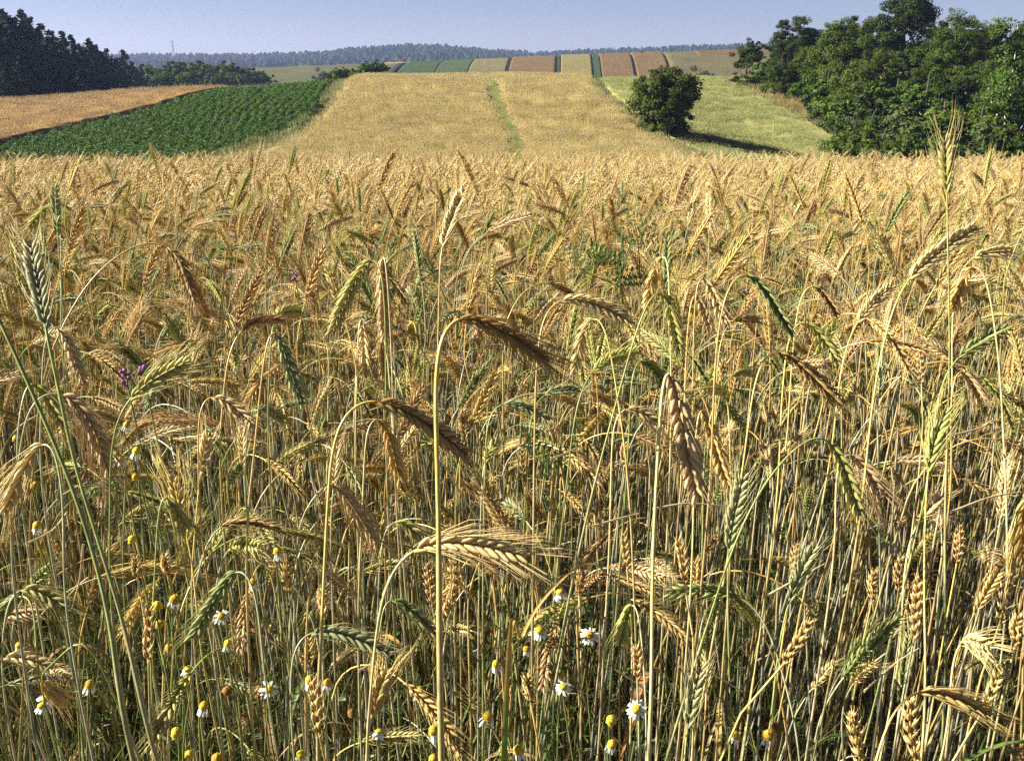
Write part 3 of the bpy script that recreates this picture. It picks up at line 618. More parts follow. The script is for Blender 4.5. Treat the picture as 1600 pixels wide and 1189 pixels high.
 ('grey green ear leaning up to the right among the dark straws at right', 'greygreen', 'green', 1.0, [(1195,1189),(1212,1050),(1222,980)], [(1230,944),(1245,905),(1276,850)], .0, 1.0, .0016, .2),
 ('brown striped ear leaning up to the right of the upright yellow green ear', 'pink', 'straw', 1.1, [(1400,1060),(1412,900),(1424,830)], [(1432,812),(1452,792),(1476,772)], .0, .7, .0014, .1),
 ('tan ear hanging straight down at the right edge under the dark green ear', 'pink', 'orange', 1.1, [(1480,820),(1485,640),(1492,575)], [(1502,563),(1518,590),(1534,628)], .0, .8, .0015, .1),
 ('golden ear hanging left from an arched straw near the right edge', 'golden', 'straw', 1.1, [(1570,980),(1566,640),(1550,480),(1535,410)], [(1520,400),(1502,440),(1486,486)], .0, .9, .0015, .3),
 ('pale level ear high at the right edge', 'pale', 'straw', 1.2, [(1480,720),(1488,500),(1500,420)], [(1518,398),(1548,390),(1578,392)], .0, .7, .0014, .1),
 ('yellow green awned ear hanging low among daisies at left', 'yellowgreen', 'green', 1.0, [(238,1100),(242,900),(248,790)], [(256,752),(272,790),(292,836)], .0, 1.3, .0014, .1),
 ('tan awned ear standing in the daisy patch at left', 'golden', 'gold', 1.05, [(320,1050),(306,930),(298,860)], [(292,838),(280,790),(270,744)], .0, 1.4, .0014, .2),
 ('pale striped ear standing up left of the pale nodding ear', 'pale', 'gold', 1.15, [(300,960),(306,820),(310,760)], [(312,742),(320,705),(328,672)], .0, .7, .0014, .0),
]
GROUP_RYE = 'rye stalks at the front edge of the field'
DEADC = [C(.45, .32, .13), C(.52, .38, .17), C(.34, .19, .06), C(.42, .24, .08)]
SPIK = 0
hero_px = []
for hi, (label, kind, pal, d, sp_, ep_, dz, awn, r, roll) in enumerate(HERO):
    g = np.random.default_rng(2000 + hi)
    nd = len(sp_); S3 = [pt(u, v, d - .02 * (1 - i / nd)) for i, (u, v) in enumerate(sp_)]
    E3 = [pt(u, v, d + dz * i / (len(ep_) - 1)) for i, (u, v) in enumerate(ep_)]
    low = S3[0]; dirn = S3[0] - S3[1]; dirn = dirn / np.linalg.norm(dirn); gz = float(H(low[0], low[1])) 
    ext = low[2] - gz; down = np.array([np.clip(dirn[0] / max(-dirn[2], .3), -.35, .35) * .6, .02, -1.0])
    pre = [low + down * ext * k for k in (1.0, .66, .33)]; pre[0][2] = float(H(pre[0][0], pre[0][1]))
    pts = np.array(pre + S3 + E3); full = soften(catmull(pts, 110))
    en = ep_[0]; iN = int(np.argmin(np.linalg.norm(full - E3[0], axis=1)))
    t_ear = E3[-1] - E3[0]; view = E3[0] - CAM; n0 = np.cross(t_ear, view)
    path = Path(full); sn = path.S[iN]
    st = path.sub(0, sn, 64, 1.7); root = st.P[0].copy()
    ep = Path(full[iN:], n0 * math.cos(roll) / np.linalg.norm(n0) + view * math.sin(roll) / np.linalg.norm(view))
    st.P = st.P - root; ep.P = ep.P - root
    o = thing('rye_stalk', label, 'rye stalk', root, 0, GROUP_RYE)
    obj('stem', stem_mesh(st, r, max(.0009, r * .55), pal, g).mesh('rye_straw', M_STEM), o)
    px_len = np.linalg.norm(np.subtract(ep_[-1], ep_[0]))
    L = ep.L; fat = np.clip(L / .10, .85, 1.2) * 1.08
    if px_len > 105 or d < .9:                   # ears near enough to tell the spikelets apart: each one a part of the ear
        ax = MB(); tube(ax, ep.sub(0, L * .95, 10), .0012, 4, c0=EARC[kind][0])
        eo = obj('ear', ax.mesh('rye_rachis', M_EAR), o)
        for s0, grp in ear_parts(L, kind, g, 0, False, awn, fat):
            mb = MB()
            org = ep.bend([[0, 0, s0]])[0]
            for W, q, t, c in grp: mb.add(ep.bend(W) - org, q, t, c)
            obj('spikelet', mb.mesh('rye_spikelet', M_EAR), eo, org); SPIK += 1
    else:
        obj('ear', ear_mesh(ep, kind, g, 0, False, awn, fat).mesh('rye_ear', M_EAR), o)
    if g.random() < .75:
        mb = MB(); s = st.L * g.uniform(.30, .62); P0 = st.bend([[0, 0, s]])[0]; a = g.uniform(0, 6.28)
        green = pal == 'green' and g.random() < .6
        leaf_blade(mb, P0, (math.cos(a), math.sin(a), g.uniform(.8, 2.2)), g.uniform(.10, .2), g.uniform(.006, .010), g.uniform(1.5, 4.5), C(.12, .18, .04) if green else DEADC[g.integers(0, 4)], g, 8)
        obj('leaf', mb.mesh('rye_leaf', M_BLADE), o)
    hero_px.append((ep_[0], label))

# filler individuals: the nearest plants in view after those above, sharing the variant meshes
VM = [{k: (v[k].mesh('rye_' + k, {'stem': M_STEM, 'ear': M_EAR, 'leaf': M_BLADE}[k]) if v[k].n else None) for k in ('stem', 'ear', 'leaf')} for v in V0]
LAND = [((700, 620), 'thick middle straw'), ((560, 650), 'arched yellow straw'), ((740, 860), 'bright level ear'), ((1060, 650), 'big pinkish ear'),
        ((930, 480), 'herringbone ear'), ((450, 560), 'ash grey ear'), ((240, 590), 'purple vetch'), ((60, 450), 'upright green ear'), ((130, 700), 'leaning green straws'),
        ((330, 950), 'daisies at left'), ((540, 1000), 'low grey ear'), ((1100, 925), 'level green ear'), ((1480, 330), 'tallest stalk'), ((1320, 740), 'big lime ear'),
        ((1470, 400), 'long pale ear'), ((1200, 480), 'dark thin ear'), ((1490, 1090), 'fuzzy tan ear'), ((1240, 1010), 'leaning wheat ear'), ((1535, 530), 'dark edge ear'), ((960, 400), 'green vetch plant'), ((1460, 690), 'upright lime ear'), ((800, 640), 'small green ear'), ((430, 820), 'level brown ear')]
N_IND = 300 - len(HERO)
ind = order[:N_IND]; mask = np.ones(len(RP), bool); mask[ind] = False
used = {}
for i in ind:
    x, y, z, h, v = RP[i]; v = int(v); V = V0[v]; a = az[i]
    u, vv = u_[i], v_[i]
    lm = min(LAND, key=lambda q: (q[0][0] - u) ** 2 + (q[0][1] - vv) ** 2); rel = 'left of' if u < lm[0][0] else 'right of'
    b = V['bend']; side = math.cos(a)
    pose = 'nearly upright' if b < .65 else (('leaning' if b < 1.5 else 'hanging') + (' to the right' if side > .35 else ' to the left' if side < -.35 else (' away' if math.sin(a) > 0 else ' toward us')))
    hw = 'tall ' if h > 1.03 else 'short ' if h < .8 else ''
    label = f"{hw}rye stalk, {EARW[V['kind']]} ear {pose}, {rel} {lm[1]}"
    if label in used:
        label = label.replace(', ' + rel, (', above ' if vv < lm[0][1] else ', below ') + rel)
    for extra in ('slanting ' if abs(tilt[i]).max() > .08 else 'straight ', 'near ' if d_[i] < 1.45 else 'farther ', 'lower ' if vv > 520 else 'higher '):
        if label in used and len(label.split()) < 16: label = extra + label
    used[label] = used.get(label, 0) + 1
    o = thing('rye_stalk', label if len(label.split()) <= 16 else label.replace('tall ', '').replace('short ', '').replace(' the ', ' '), 'rye stalk', (x, y, z), 0, GROUP_RYE)
    o.rotation_euler = (tilt[i, 0], tilt[i, 1], a); o.scale = (1, 1, h)
    for k in ('stem', 'ear', 'leaf'):
        if VM[v][k]: obj(k, VM[v][k], o)

P = RP[mask]; A = az[mask]; T = tilt[mask]; n2 = len(hx)
pos = np.r_[P[:, :3], np.c_[hx, hy, H(hx, hy)]]
rot = np.r_[np.c_[T, A], np.c_[np.zeros((n2, 2)), rng.uniform(0, 6.28, n2)]]
s1 = np.c_[np.ones((len(P), 2)), P[:, 3]]; far = P[:, 1] > 16; s1[far, :2] = 1.25
s2 = np.c_[np.ones((n2, 2)), rng.uniform(.9, 1.08, n2)]
scatter('rye_crop', pos, rot, np.r_[s1, s2], np.r_[P[:, 4].astype(int), NV0 + NV1 + rng.integers(0, NVP, n2)], LIB_RYE, M_EAR,
        label='dense golden rye crop filling the field and the hill behind', category='rye crop')

# ------------------------------------------------------------------ wheat ears among the rye
WHEAT = [  # ear base pixel, tip pixel, depth, colour, label
 ((1222,1040),(1268,968),.85,'wheat','leaning golden wheat ear at lower right, left of the dark gap'),
 ((1345,1205),(1330,1112),.80,'wheat','golden wheat ear rising from the bottom edge, left of the tan fuzzy ear'),
 ((1430,1192),(1424,1088),.82,'wheat','golden wheat ear at the bottom just under the tan fuzzy ear'),
 ((1536,1110),(1566,1032),.85,'wheat','pale gold wheat ear right of the fuzzy tan ear'),
 ((1562,975),(1578,895),.95,'wheat','wheat ear near the right edge above the short pale ear'),
 ((1428,1000),(1438,902),1.05,'wheat','wheat ear in the dark straws left of the short pale ear'),
 ((1404,930),(1410,868),1.15,'wheat','small wheat ear in the dark straws under the striped ear'),
 ((1362,940),(1368,890),1.2,'wheat','dim wheat ear standing in the dark straws at right'),
 ((1240,905),(1246,850),1.1,'wheat','wheat ear left of the dark straws, under the long curved straw'),
 ((1070,912),(1060,838),.95,'wheat','tilted wheat ear above the level green ear'),
 ((1088,920),(1086,876),1.05,'wheat','short wheat ear close above the level green ear'),
 ((980,890),(975,830),1.1,'wheat','greenish wheat ear left of the big orange straw'),
 ((905,930),(903,880),1.1,'wheat','wheat ear beneath the awns of the bright level ear'),
 ((996,1062),(994,1010),.95,'wheat','small wheat ear right above the lone daisy'),
 ((232,1036),(234,946),.85,'wheat','golden wheat ear beside the leaning green straw at left'),
 ((500,1152),(488,1060),.80,'wheat','pale wheat ear behind the front arched straw at the bottom'),
 ((506,968),(508,916),1.05,'wheat','wheat ear standing over the green grey low ear'),
 ((482,1042),(484,996),1.05,'wheat','wheat ear just under the neck of the green grey low ear'),
 ((452,930),(448,868),1.1,'wheat','yellow wheat ear above the green grey low ear'),
 ((676,950),(666,880),1.1,'wheat','wheat ear left of the thick straw under the bright level ear'),
 ((706,945),(708,868),1.1,'wheat','greenish wheat ear right of the thick straw'),
 ((215,905),(212,870),1.15,'wheat','small wheat ear left of the daisies at left'),
 ((262,900),(258,866),1.15,'wheat','small wheat ear over the daisies at left'),
 ((830,1100),(824,1055),.95,'wheat','dim wheat ear in the lower middle weeds'),
 ((1586,1010),(1592,960),.85,'wheat','wheat ear cut by the right edge'),
 ((1495,880),(1500,820),1.2,'wheat','wheat ear right of the upright yellow green ear'),
 ((975,730),(978,690),1.4,'wheat','small wheat ear left of the big hanging ear'),
 ((1128,600),(1132,560),1.5,'wheat','small wheat ear right of the top of the big hanging ear'),
 ((722,680),(724,640),1.4,'wheat','small wheat ear just right of the thick straw'),
 ((1440,600),(1436,548),1.4,'wheat','small wheat ear left of the dark green right edge ear'),
]
for k, (b, t, d, kind, label) in enumerate(WHEAT):
    g = np.random.default_rng(4000 + k)
    B, Tt = pt(*b, d), pt(*t, d); dn = (B - Tt) / np.linalg.norm(B - Tt); gz = float(H(B[0], B[1])); ln = B[2] - gz
    p1 = B + np.array([dn[0] * .10, dn[1] * .03, -.12]); p2 = np.array([p1[0] + dn[0] * .05, p1[1] + .01, gz + ln * .4]); p3 = np.array([p2[0], p2[1], gz])
    full = catmull(np.array([p3, p2, p1, B, (B + Tt) / 2 + g.normal(0, .002, 3), Tt]), 60); iN = int(np.argmin(np.linalg.norm(full - B, axis=1)))
    path = Path(full); st = path.sub(0, path.S[iN], 20); view = B - CAM; n0 = np.cross(Tt - B, view)
    ep = Path(full[iN:], n0 / np.linalg.norm(n0) + view * g.uniform(-.8, .8)); root = st.P[0].copy(); st.P = st.P - root; ep.P = ep.P - root
    o = thing('wheat_stalk', label, 'wheat stalk', root, 0, 'wheat growing among the rye')
    obj('stem', stem_mesh(st, .0016, .0010, pick(g, {'gold': 2, 'straw': 2, 'grey': 1}), g).mesh('wheat_straw', M_STEM), o)
    obj('ear', ear_mesh(ep, kind, g, 0, True, .6, np.clip(ep.L / .06, .8, 1.15)).mesh('wheat_ear', M_EAR), o)

# ------------------------------------------------------------------ chamomile
def petal_mesh(ln, wd):
    mb = MB(); n = 5; f = np.linspace(0, 1, n); w_ = wd * np.array([.35, .85, 1.0, .9, .35]) * .5; z = -.10 * ln * f * f
    V = np.concatenate([np.c_[ln * f, -w_, z], np.c_[ln * f, np.zeros(n), z - .05 * wd], np.c_[ln * f, w_, z]]); i = np.arange(n - 1)
    q = np.concatenate([np.stack([i, i + n, i + n + 1, i + 1], 1), np.stack([i + n, i + 2*n, i + 2*n + 1, i + n + 1], 1)])
    mb.add(V, q, None, (.70, .70, .66)); return mb.mesh('petal', M_PETAL)
PETAL = petal_mesh(.0085, .0028)
def dome_mesh(r, tall, col, g):
    mb = MB(); nu, nv = 12, 7; V = []; Cc = []
    for i in range(nv):
        a = (i / (nv - 1)) * math.pi * .56
        for j in range(nu):
            b = 2 * math.pi * (j + .5 * (i % 2)) / nu; k = 1 + .07 * g.normal()
            V.append((r * math.sin(a) * math.cos(b) * k, r * math.sin(a) * math.sin(b) * k, r * tall * math.cos(a) * k)); Cc.append(np.array(col) * g.uniform(.8, 1.15))
    q = [(i*nu + j, i*nu + (j+1) % nu, (i+1)*nu + (j+1) % nu, (i+1)*nu + j) for i in range(nv - 1) for j in range(nu)]
    V.append((0, 0, -r * .25)); Cc.append(np.array([.12, .16, .04])); t = [((nv-1)*nu + (j+1) % nu, (nv-1)*nu + j, nv*nu) for j in range(nu)]
    mb.add(V, q, t, np.array(Cc)); return mb.mesh('flower_disc', M_DISC)
YEL, OCH, RUS = (.52, .38, .03), (.44, .26, .03), (.20, .10, .02)
gD = np.random.default_rng(11)
DOMES = {(c, k): dome_mesh(.0050, t, {'y': YEL, 'o': OCH, 'r': RUS}[c], gD) for c in 'yor' for k, t in ((0, .75), (1, 1.25))}
DAISY = [  # head pixel, depth, disc colour, droop of the petals (0 flat open, 1 folded back, 2 fallen), face tilt towards the camera, label
 ((421,1076),.90,'y',.1,.8,'open white daisy at the bottom, left of the arched straw'),
 ((994,1107),.88,'y',.2,1.0,'open white daisy at the bottom beside the orange straw'),
 ((346,962),.98,'y',.15,.7,'open white daisy under the hanging green ear'),
 ((921,992),1.0,'o',.3,1.0,'small white daisy between the weeds and the dark straws'),
 ((880,1072),.95,'y',.4,.7,'white daisy by the green leaf in the lower middle'),
 ((294,1045),1.0,'y',.5,.2,'half closed white daisy below the leaning wheat at left'),
 ((65,1102),.95,'y',.5,.4,'pair of white daisies at lower left, lower one'),
 ((72,1090),1.0,'y',.6,.3,'white daisy behind the lower left daisy pair'),
 ((875,925),1.05,'y',.7,.1,'white daisy under the bent green blade'),
 ((842,985),1.0,'y',.4,.2,'small white daisy right of the bent green blade'),
 ((318,1104),.86,'y',1,.25,'round yellow daisy head with folded petals above the bottom left'),
 ((276,1146),.82,'y',1.2,.3,'large round yellow daisy head at the bottom left'),
 ((355,1080),.9,'r',1.2,.2,'rusty brown daisy head left of the open white daisy'),
 ((273,937),.9,'o',1,.3,'big ochre daisy head in the upper daisy patch'),
 ((246,948),.9,'y',1.2,.4,'yellow daisy head left of the big ochre head'),
 ((250,976),.92,'y',1.2,.4,'pale yellow daisy head under the big ochre head'),
 ((266,1013),.98,'o',1.2,.3,'yellow daisy head lowest of the upper daisy patch'),
 ((356,1006),.98,'y',1,.3,'small bright yellow daisy head under the hanging green ear'),
 ((395,911),1.0,'y',1,.2,'yellow daisy head near the short pale yellow ear'),
 ((434,862),1.02,'y',1,.2,'small yellow daisy head above the low wheat'),
 ((484,1063),.88,'y',1,.2,'yellow daisy head behind the front arched straw'),
 ((512,1067),.9,'o',1,.3,'ochre daisy head right of the front arched straw'),
 ((296,1180),.85,'y',1.2,.3,'yellow daisy head cut by the bottom edge at left'),
 ((340,1185),.85,'o',1.2,.3,'brownish daisy head on the bottom edge at left'),
 ((678,1142),.85,'y',1,.2,'yellow daisy head just left of the thick straw at the bottom'),
 ((677,1186),.8,'y',1.2,.3,'yellow daisy head at the foot of the thick straw'),
 ((656,1080),1.0,'y',.9,.1,'small daisy left of the thick straw, petals folded back'),
 ((592,1142),.95,'y',.7,.1,'white daisy below the tan upright awned ear'),
 ((775,1038),1.0,'y',.9,.2,'yellow centred daisy right of the thick straw'),
 ((823,1014),.98,'o',1,.3,'orange yellow daisy head beside the bent green blade'),
 ((878,1055),1.0,'y',1,.2,'yellow daisy head above the white lower middle daisy'),
 ((955,1126),.9,'y',1.2,.3,'yellow daisy head left of the lone open daisy'),
 ((956,1163),.85,'y',1,.3,'bright yellow daisy head at the bottom, left of the orange straw'),
 ((1200,1149),.82,'o',1,.3,'orange daisy head at the bottom right of the middle'),
 ((1213,1138),.84,'r',1.2,.3,'rusty daisy head behind the orange one'),
 ((762,1120),.92,'y',.8,.1,'white daisy in the weeds right of the thick straw'),
 ((810,1172),.88,'y',1,.2,'greenish yellow daisy head at the bottom in the weeds'),
 ((550,1115),.95,'r',1.2,.2,'brown withered daisy head left of the tan awned ear'),
 ((190,718),1.15,'y',1,.2,'yellow daisy head left of the green straw, upper patch'),
 ((213,706),1.15,'y',.9,.2,'yellow daisy in the upper patch with white petals'),
 ((198,664),1.25,'y',.9,.2,'daisy below the pale green rising ear'),
 ((183,710),1.15,'y',.9,.1,'white petalled daisy beside the yellow one, upper patch'),
 ((212,746),1.15,'y',1.2,.2,'round yellow daisy head under the dark ear, upper patch'),
 ((55,760),1.05,'o',1.2,.2,'ochre daisy head left of the leaning green straws'),
 ((58,822),1.05,'y',1,.2,'yellow daisy with hanging petals by the left edge'),
 ((25,686),1.15,'y',1.1,.2,'yellow daisy head high at the left edge'),
 ((207,844),1.1,'y',1.2,.2,'yellow daisy head above the green stalk at left'),
 ((140,1070),.95,'y',.8,.1,'white daisy right of the lower left pair'),
 ((130,1010),1.05,'r',1.2,.3,'brown daisy head behind the leaning green straw'),
 ((30,1010),1.05,'y',.9,.1,'white daisy at the left edge under the thin pale ear'),
 ((1150,1150),.95,'y',1,.2,'small yellow daisy head in the dark straws'),
 ((470,1180),.9,'y',.8,.1,'white daisy on the bottom edge by the arched straw'),
]
for k, (p, d, cc, droop, face, label) in enumerate(DAISY):
    g = np.random.default_rng(6000 + k); d *= 1.08; hd = pt(*p, d); gz = float(H(hd[0], hd[1]))
    root = np.array([hd[0] + g.normal(0, .03), hd[1] + .03 + abs(g.normal(0, .03)), 0.0]); root[2] = float(H(root[0], root[1]))
    toc = CAM - hd; toc[2] *= .4; toc /= np.linalg.norm(toc); up = np.array([g.normal(0, .18), g.normal(0, .1), 1]) + toc * face; up /= np.linalg.norm(up)
    hl = hd - root; full = catmull(np.array([[0, 0, 0], hl * [.3, .3, .4] + g.normal(0, .012, 3), hl * [.8, .8, .8] + g.normal(0, .01, 3), hl - up * .02, hl]), 40)
    path = Path(full); mb = MB(); tube(mb, path, np.linspace(.0013, .0007, len(full)), 4, cols=np.linspace(C(.13, .15, .05), C(.20, .22, .07), len(full)))
    for j in range(7):                           # feathery leaves up the stalk
        s = path.L * g.uniform(.35, .92); P0 = path.bend([[0, 0, s]])[0]; a = g.uniform(0, 6.28); dv = np.array([math.cos(a), math.sin(a), .9])
        for q in range(6):
            e = P0 + dv * .006 * q; f2 = dv * .4 + np.array([-dv[1], dv[0], 0]) * (1 if q % 2 else -1); 
            V = [e, e + f2 * .010 + [0, 0, .0006], e + f2 * .010, e + dv * .0014]; mb.add(V, [(0, 1, 2, 3)], None, (.10, .15, .035))
    o = thing('chamomile', label, 'daisy', root, 0, 'chamomile daisies in the rye edge')
    obj('stem', mb.mesh('chamomile_stem', M_BLADE), o)
    h = obj('flower_head', DOMES[(cc, 1 if droop >= .8 else 0)], o, hl)
    h.rotation_euler = Vector(up).to_track_quat('Z', 'Y').to_euler(); sc_ = .80 * g.uniform(.85, 1.15); h.scale = (sc_ * 1.12,) * 3
    npet = int(g.integers(13, 17)) if droop < .8 else (int(g.integers(7, 12)) if droop < 1.1 else 0)
    for j in range(npet):
        a = 2 * math.pi * j / npet + g.normal(0, .09); e = obj('petal', PETAL, h)
        e.rotation_mode = 'QUATERNION'
        from mathutils import Euler
        e.rotation_quaternion = Euler((0, 0, a)).to_quaternion() @ Euler((g.normal(0, .15), min(1.45, droop * 1.25) + g.normal(0, .12), 0)).to_quaternion()
        e.location = (.0036 * math.cos(a), .0036 * math.sin(a), -.0004 - .001 * min(droop, 1)); e.scale = (g.uniform(.85, 1.1),) * 3

# ------------------------------------------------------------------ vetch, broken straws, undergrowth
PUR = C(.27, .10, .27)
def vetch_flower(p, d, label, n, g):
    hd = pt(*p, d); root = np.array([hd[0] + .02, hd[1] + .05, 0]); root[2] = float(H(root[0], root[1])); hl = hd - root
    o = thing('vetch', label, 'wild flower', root, 0, 'purple vetch flowers')
    path = Path(catmull(np.array([[0, 0, 0], hl * [.2, .2, .5] + [.02, 0, 0], hl]), 24)); mb = MB(); tube(mb, path, .0008, 4, c0=(.12, .17, .05)); obj('stem', mb.mesh('vetch_stem', M_BLADE), o)
    for j in range(n):
        mb = MB(); V, q, t, h = floret(.007, .0024, 5, ((0, .35), (.5, .8), (.8, 1.2))); a = g.uniform(0, 6.28)
        mb.add(V @ rot_to((math.cos(a), math.sin(a), .5)).T, q, t, PUR * g.uniform(.8, 1.3)); obj('blossom', mb.mesh('blossom', M_PETAL), o, hl - np.array([0, 0, .0028 * j]))
gv = np.random.default_rng(5)
vetch_flower((195, 580), 1.15, 'left purple vetch flower beside the pale green rising ear', 7, gv)
vetch_flower((222, 575), 1.17, 'smaller purple vetch flower touching the pale green rising ear', 5, gv)
vetch_flower((461, 428), 1.6, 'purple vetch flower high in the left half of the crop', 6, gv)
vetch_flower((603, 517), 1.35, 'purple vetch flower beside the long tan hanging ear', 4, gv)
vetch_flower((1165, 455), 1.6, 'faint purple vetch flower right of the middle', 3, gv)
def vetch_plant(px, d, label, g):
    P3 = [pt(u, v, d) for u, v in px]; root = np.array([P3[0][0], P3[0][1] + .03, 0]); root[2] = float(H(root[0], root[1]))
    o = thing('vetch_plant', label, 'climbing vetch', root); path = Path(catmull(np.array([root] + P3) - root, 60)); mb = MB(); tube(mb, path, .0009, 4, c0=(.11, .18, .05))
    obj('stem', mb.mesh('vetch_stem', M_BLADE), o)
    s0 = path.L - sum(np.linalg.norm(np.diff(P3, axis=0), axis=1))
    for k in range(7):
        s = s0 + (path.L - s0) * (k + .5) / 7; P0 = path.bend([[0, 0, s]])[0]; a = g.uniform(0, 6.28); dv = np.array([math.cos(a), .4 * math.sin(a), g.uniform(-.1, .8)]); dv /= np.linalg.norm(dv); n = np.cross(dv, [0, 1, .3]); mb = MB()
        for q in range(7):
            for sgn in (-1, 1):
                e = P0 + dv * .0075 * (q + 1); tip = e + n * sgn * .011 + dv * .004; m = (e + tip) / 2; wv = dv * .0019
                mb.add([e, m - wv, tip, m + wv], [(0, 1, 2, 3)], None, np.array([.085, .14, .035]) * g.uniform(.8, 1.2))
        obj('leaf', mb.mesh('vetch_leaf', M_BLADE), o)
vetch_plant([(968, 470), (975, 420), (990, 380), (1015, 355)], 1.5, 'green vetch with small paired leaflets climbing above the herringbone ear', gv)
vetch_plant([(1000, 470), (960, 445), (925, 430), (905, 420)], 1.5, 'green vetch spray reaching left above the herringbone ear', gv)
vetch_plant([(870, 800), (880, 740), (885, 700)], 1.25, 'leafy green weed among straws left of the big hanging ear', gv)
vetch_plant([(855, 1050), (842, 1010), (850, 960)], 1.1, 'leafy green weed beside the small daisy in the lower middle', gv)

STRAW = [((692,722),(760,830),'long white broken straw slanting right of the thick straw'), ((1020,795),(1130,790),'level broken straw below the big hanging ear tip'), ((925,822),(1000,802),'pale straw bit left of the big orange straw'),
 ((1485,800),(1600,768),'broad dry blade lying level at the right edge'), ((1490,680),(1566,655),'dry straw slanting up beside the tallest stalk'), ((960,1045),(1045,1108),'white broken straw sloping down to the lone daisy'), ((860,718),(905,698),'short straw bit in the middle of the crop'),
 ((130,850),(110,960),'pale straw leaning on the leaning green straws'), ((40,850),(105,800),'thin dry straw at the left edge'), ((1200,930),(1290,880),'dry bent blade by the dark straws'), ((1350,1080),(1440,1010),'straw slanting across the dark gap'), ((560,1048),(640,1008),'reddish straw under the green grey low ear'),
 ((1060,1040),(1160,1080),'dry straw crossing the upright grey green ear'), ((1290,740),(1330,770),'short pale straw beside the big yellow green ear')]
for k, (a, b, label) in enumerate(STRAW):
    g = np.random.default_rng(7100 + k); d = 1.0 + .12 * g.random(); A3, B3 = pt(*a, d), pt(*b, d + .05); m = (A3 + B3) / 2 + g.normal(0, .003, 3)
    path = Path(catmull(np.array([A3, m, B3]) - A3, 16)); mb = MB(); tube(mb, path, np.linspace(.0013, .0008, len(path.P)), 5, c0=C(.62, .48, .28) * g.uniform(.85, 1.1), cap=True)
    o = obj('broken_straw', mb.mesh('broken_straw', M_STEM), None, A3); o['label'] = label; o['category'] = 'straw'; o['group'] = 'broken straws caught among the stalks'

def undergrowth():
    g = np.random.default_rng(77); mb = MB()
    for k in range(3400):                        # grass blades, thicker towards the weedy left
        y = g.uniform(.95, 2.6); x = g.uniform(-.62 * y - .3, .62 * y + .2)
        if g.random() < smooth(-.2, .8, x / y + .15) * .55: continue
        h = g.uniform(.25, .72); a = g.uniform(0, 6.28); z = float(H(x, y))
        c = [C(.11, .16, .035), C(.17, .20, .05), C(.26, .25, .08), C(.44, .33, .13), C(.28, .15, .05)][g.choice(5, p=[.24, .24, .2, .24, .08])]
        leaf_blade(mb, (x, y, z + .02), (math.cos(a) * .5, math.sin(a) * .5, 2.2), h, g.uniform(.0025, .005), g.uniform(.1, 1.2), c, g, 5)
    for k in range(1500):                        # feathery mayweed foliage
        y = g.uniform(1.0, 2.4); x = g.uniform(-.62 * y - .3, .35 * y); z = float(H(x, y)) + g.uniform(.15, .62) * (1 - .35 * max(0, x)); a = g.uniform(0, 6.28); dv = np.array([math.cos(a), math.sin(a), g.uniform(.2, 1.2)]); n = np.array([-dv[1], dv[0], 0]); c = C(.10, .15, .035) * g.uniform(.7, 1.3)
        for q in range(7):
            e = np.array([x, y, z]) + dv * .007 * q
            for sg in (-1, 1):
                f2 = dv * .5 + n * sg; t = e + f2 * .012; mb.add([e, t + [0, 0, .0009], t, e + dv * .0014], [(0, 1, 2, 3)], None, c)
    return mb
obj('undergrowth', undergrowth().mesh('undergrowth', M_BLADE), kind='stuff', label='green grass and feathery weeds under the rye at the bottom', category='undergrowth')
# bent green blade and curled dry leaves in front
mb = MB(); g = np.random.default_rng(9)
P3 = np.array([pt(790, 1120, .9), pt(818, 990, .9), pt(868, 915, .9), pt(925, 880, .92), pt(975, 925, .95)]); root = np.array([P3[0][0] - .02, P3[0][1], 0]); root[2] = float(H(root[0], root[1]))
path = Path(catmull(np.vstack([root, P3]) - root, 60), (1, 0, .2)); n = len(path.P); f = path.S / path.L; wv = .0034 * np.clip(.25 + 2 * (f - .25), .25, 1) * (1 - f ** 4) + .0003
V = np.concatenate([path.P - path.N * wv[:, None], path.P + path.B * .0012, path.P + path.N * wv[:, None]]); i = np.arange(n - 1)
cols = np.where(f[:, None] < .78, C(.16, .24, .04), C(.42, .26, .07))
mb.add(V, np.concatenate([np.stack([i, i + n, i + n + 1, i + 1], 1), np.stack([i + n, i + 2*n, i + 2*n + 1, i + n + 1], 1)]), None, np.tile(cols, (3, 1)))
o = obj('grass_blade', mb.mesh('grass_blade', M_BLADE), None, root); o['label'] = 'broad green blade bent over with an orange tip right of the thick straw'; o['category'] = 'grass blade'

# ------------------------------------------------------------------ crops seen from afar
def tuft(seed, n, h, spread, wd, cols, ears=False):
    g = np.random.default_rng(seed); mb = MB()
    for k in range(n):
        x, y = g.uniform(-spread, spread, 2); a = g.uniform(0, 6.28); hh = h * g.uniform(.7, 1.1); c = np.array(cols[g.integers(0, len(cols))]) * g.uniform(.8, 1.2)
        l = np.array([math.cos(a), math.sin(a), 0]) * hh * g.uniform(.05, .45); s = np.array([-math.sin(a), math.cos(a), 0]) * wd
        b = np.array([x, y, hh * .25]); m = np.array([x, y, hh * .7]) + l * .4; t = np.array([x, y, hh]) + l
        mb.add([b - s, b + s, m + s * .9, m - s * .9, t], [(0, 1, 2, 3)], [(3, 2, 4)], c)
        if ears:
            V, q, tt, hh2 = floret(.10, .012, 3, ((0, .5), (.5, 1))); th = g.uniform(.4, 2); d = np.array([math.cos(a) * math.sin(th), math.sin(a) * math.sin(th), math.cos(th)]); mb.add(V @ rot_to(d).T + t, q, tt, c * 1.2)
    return mb
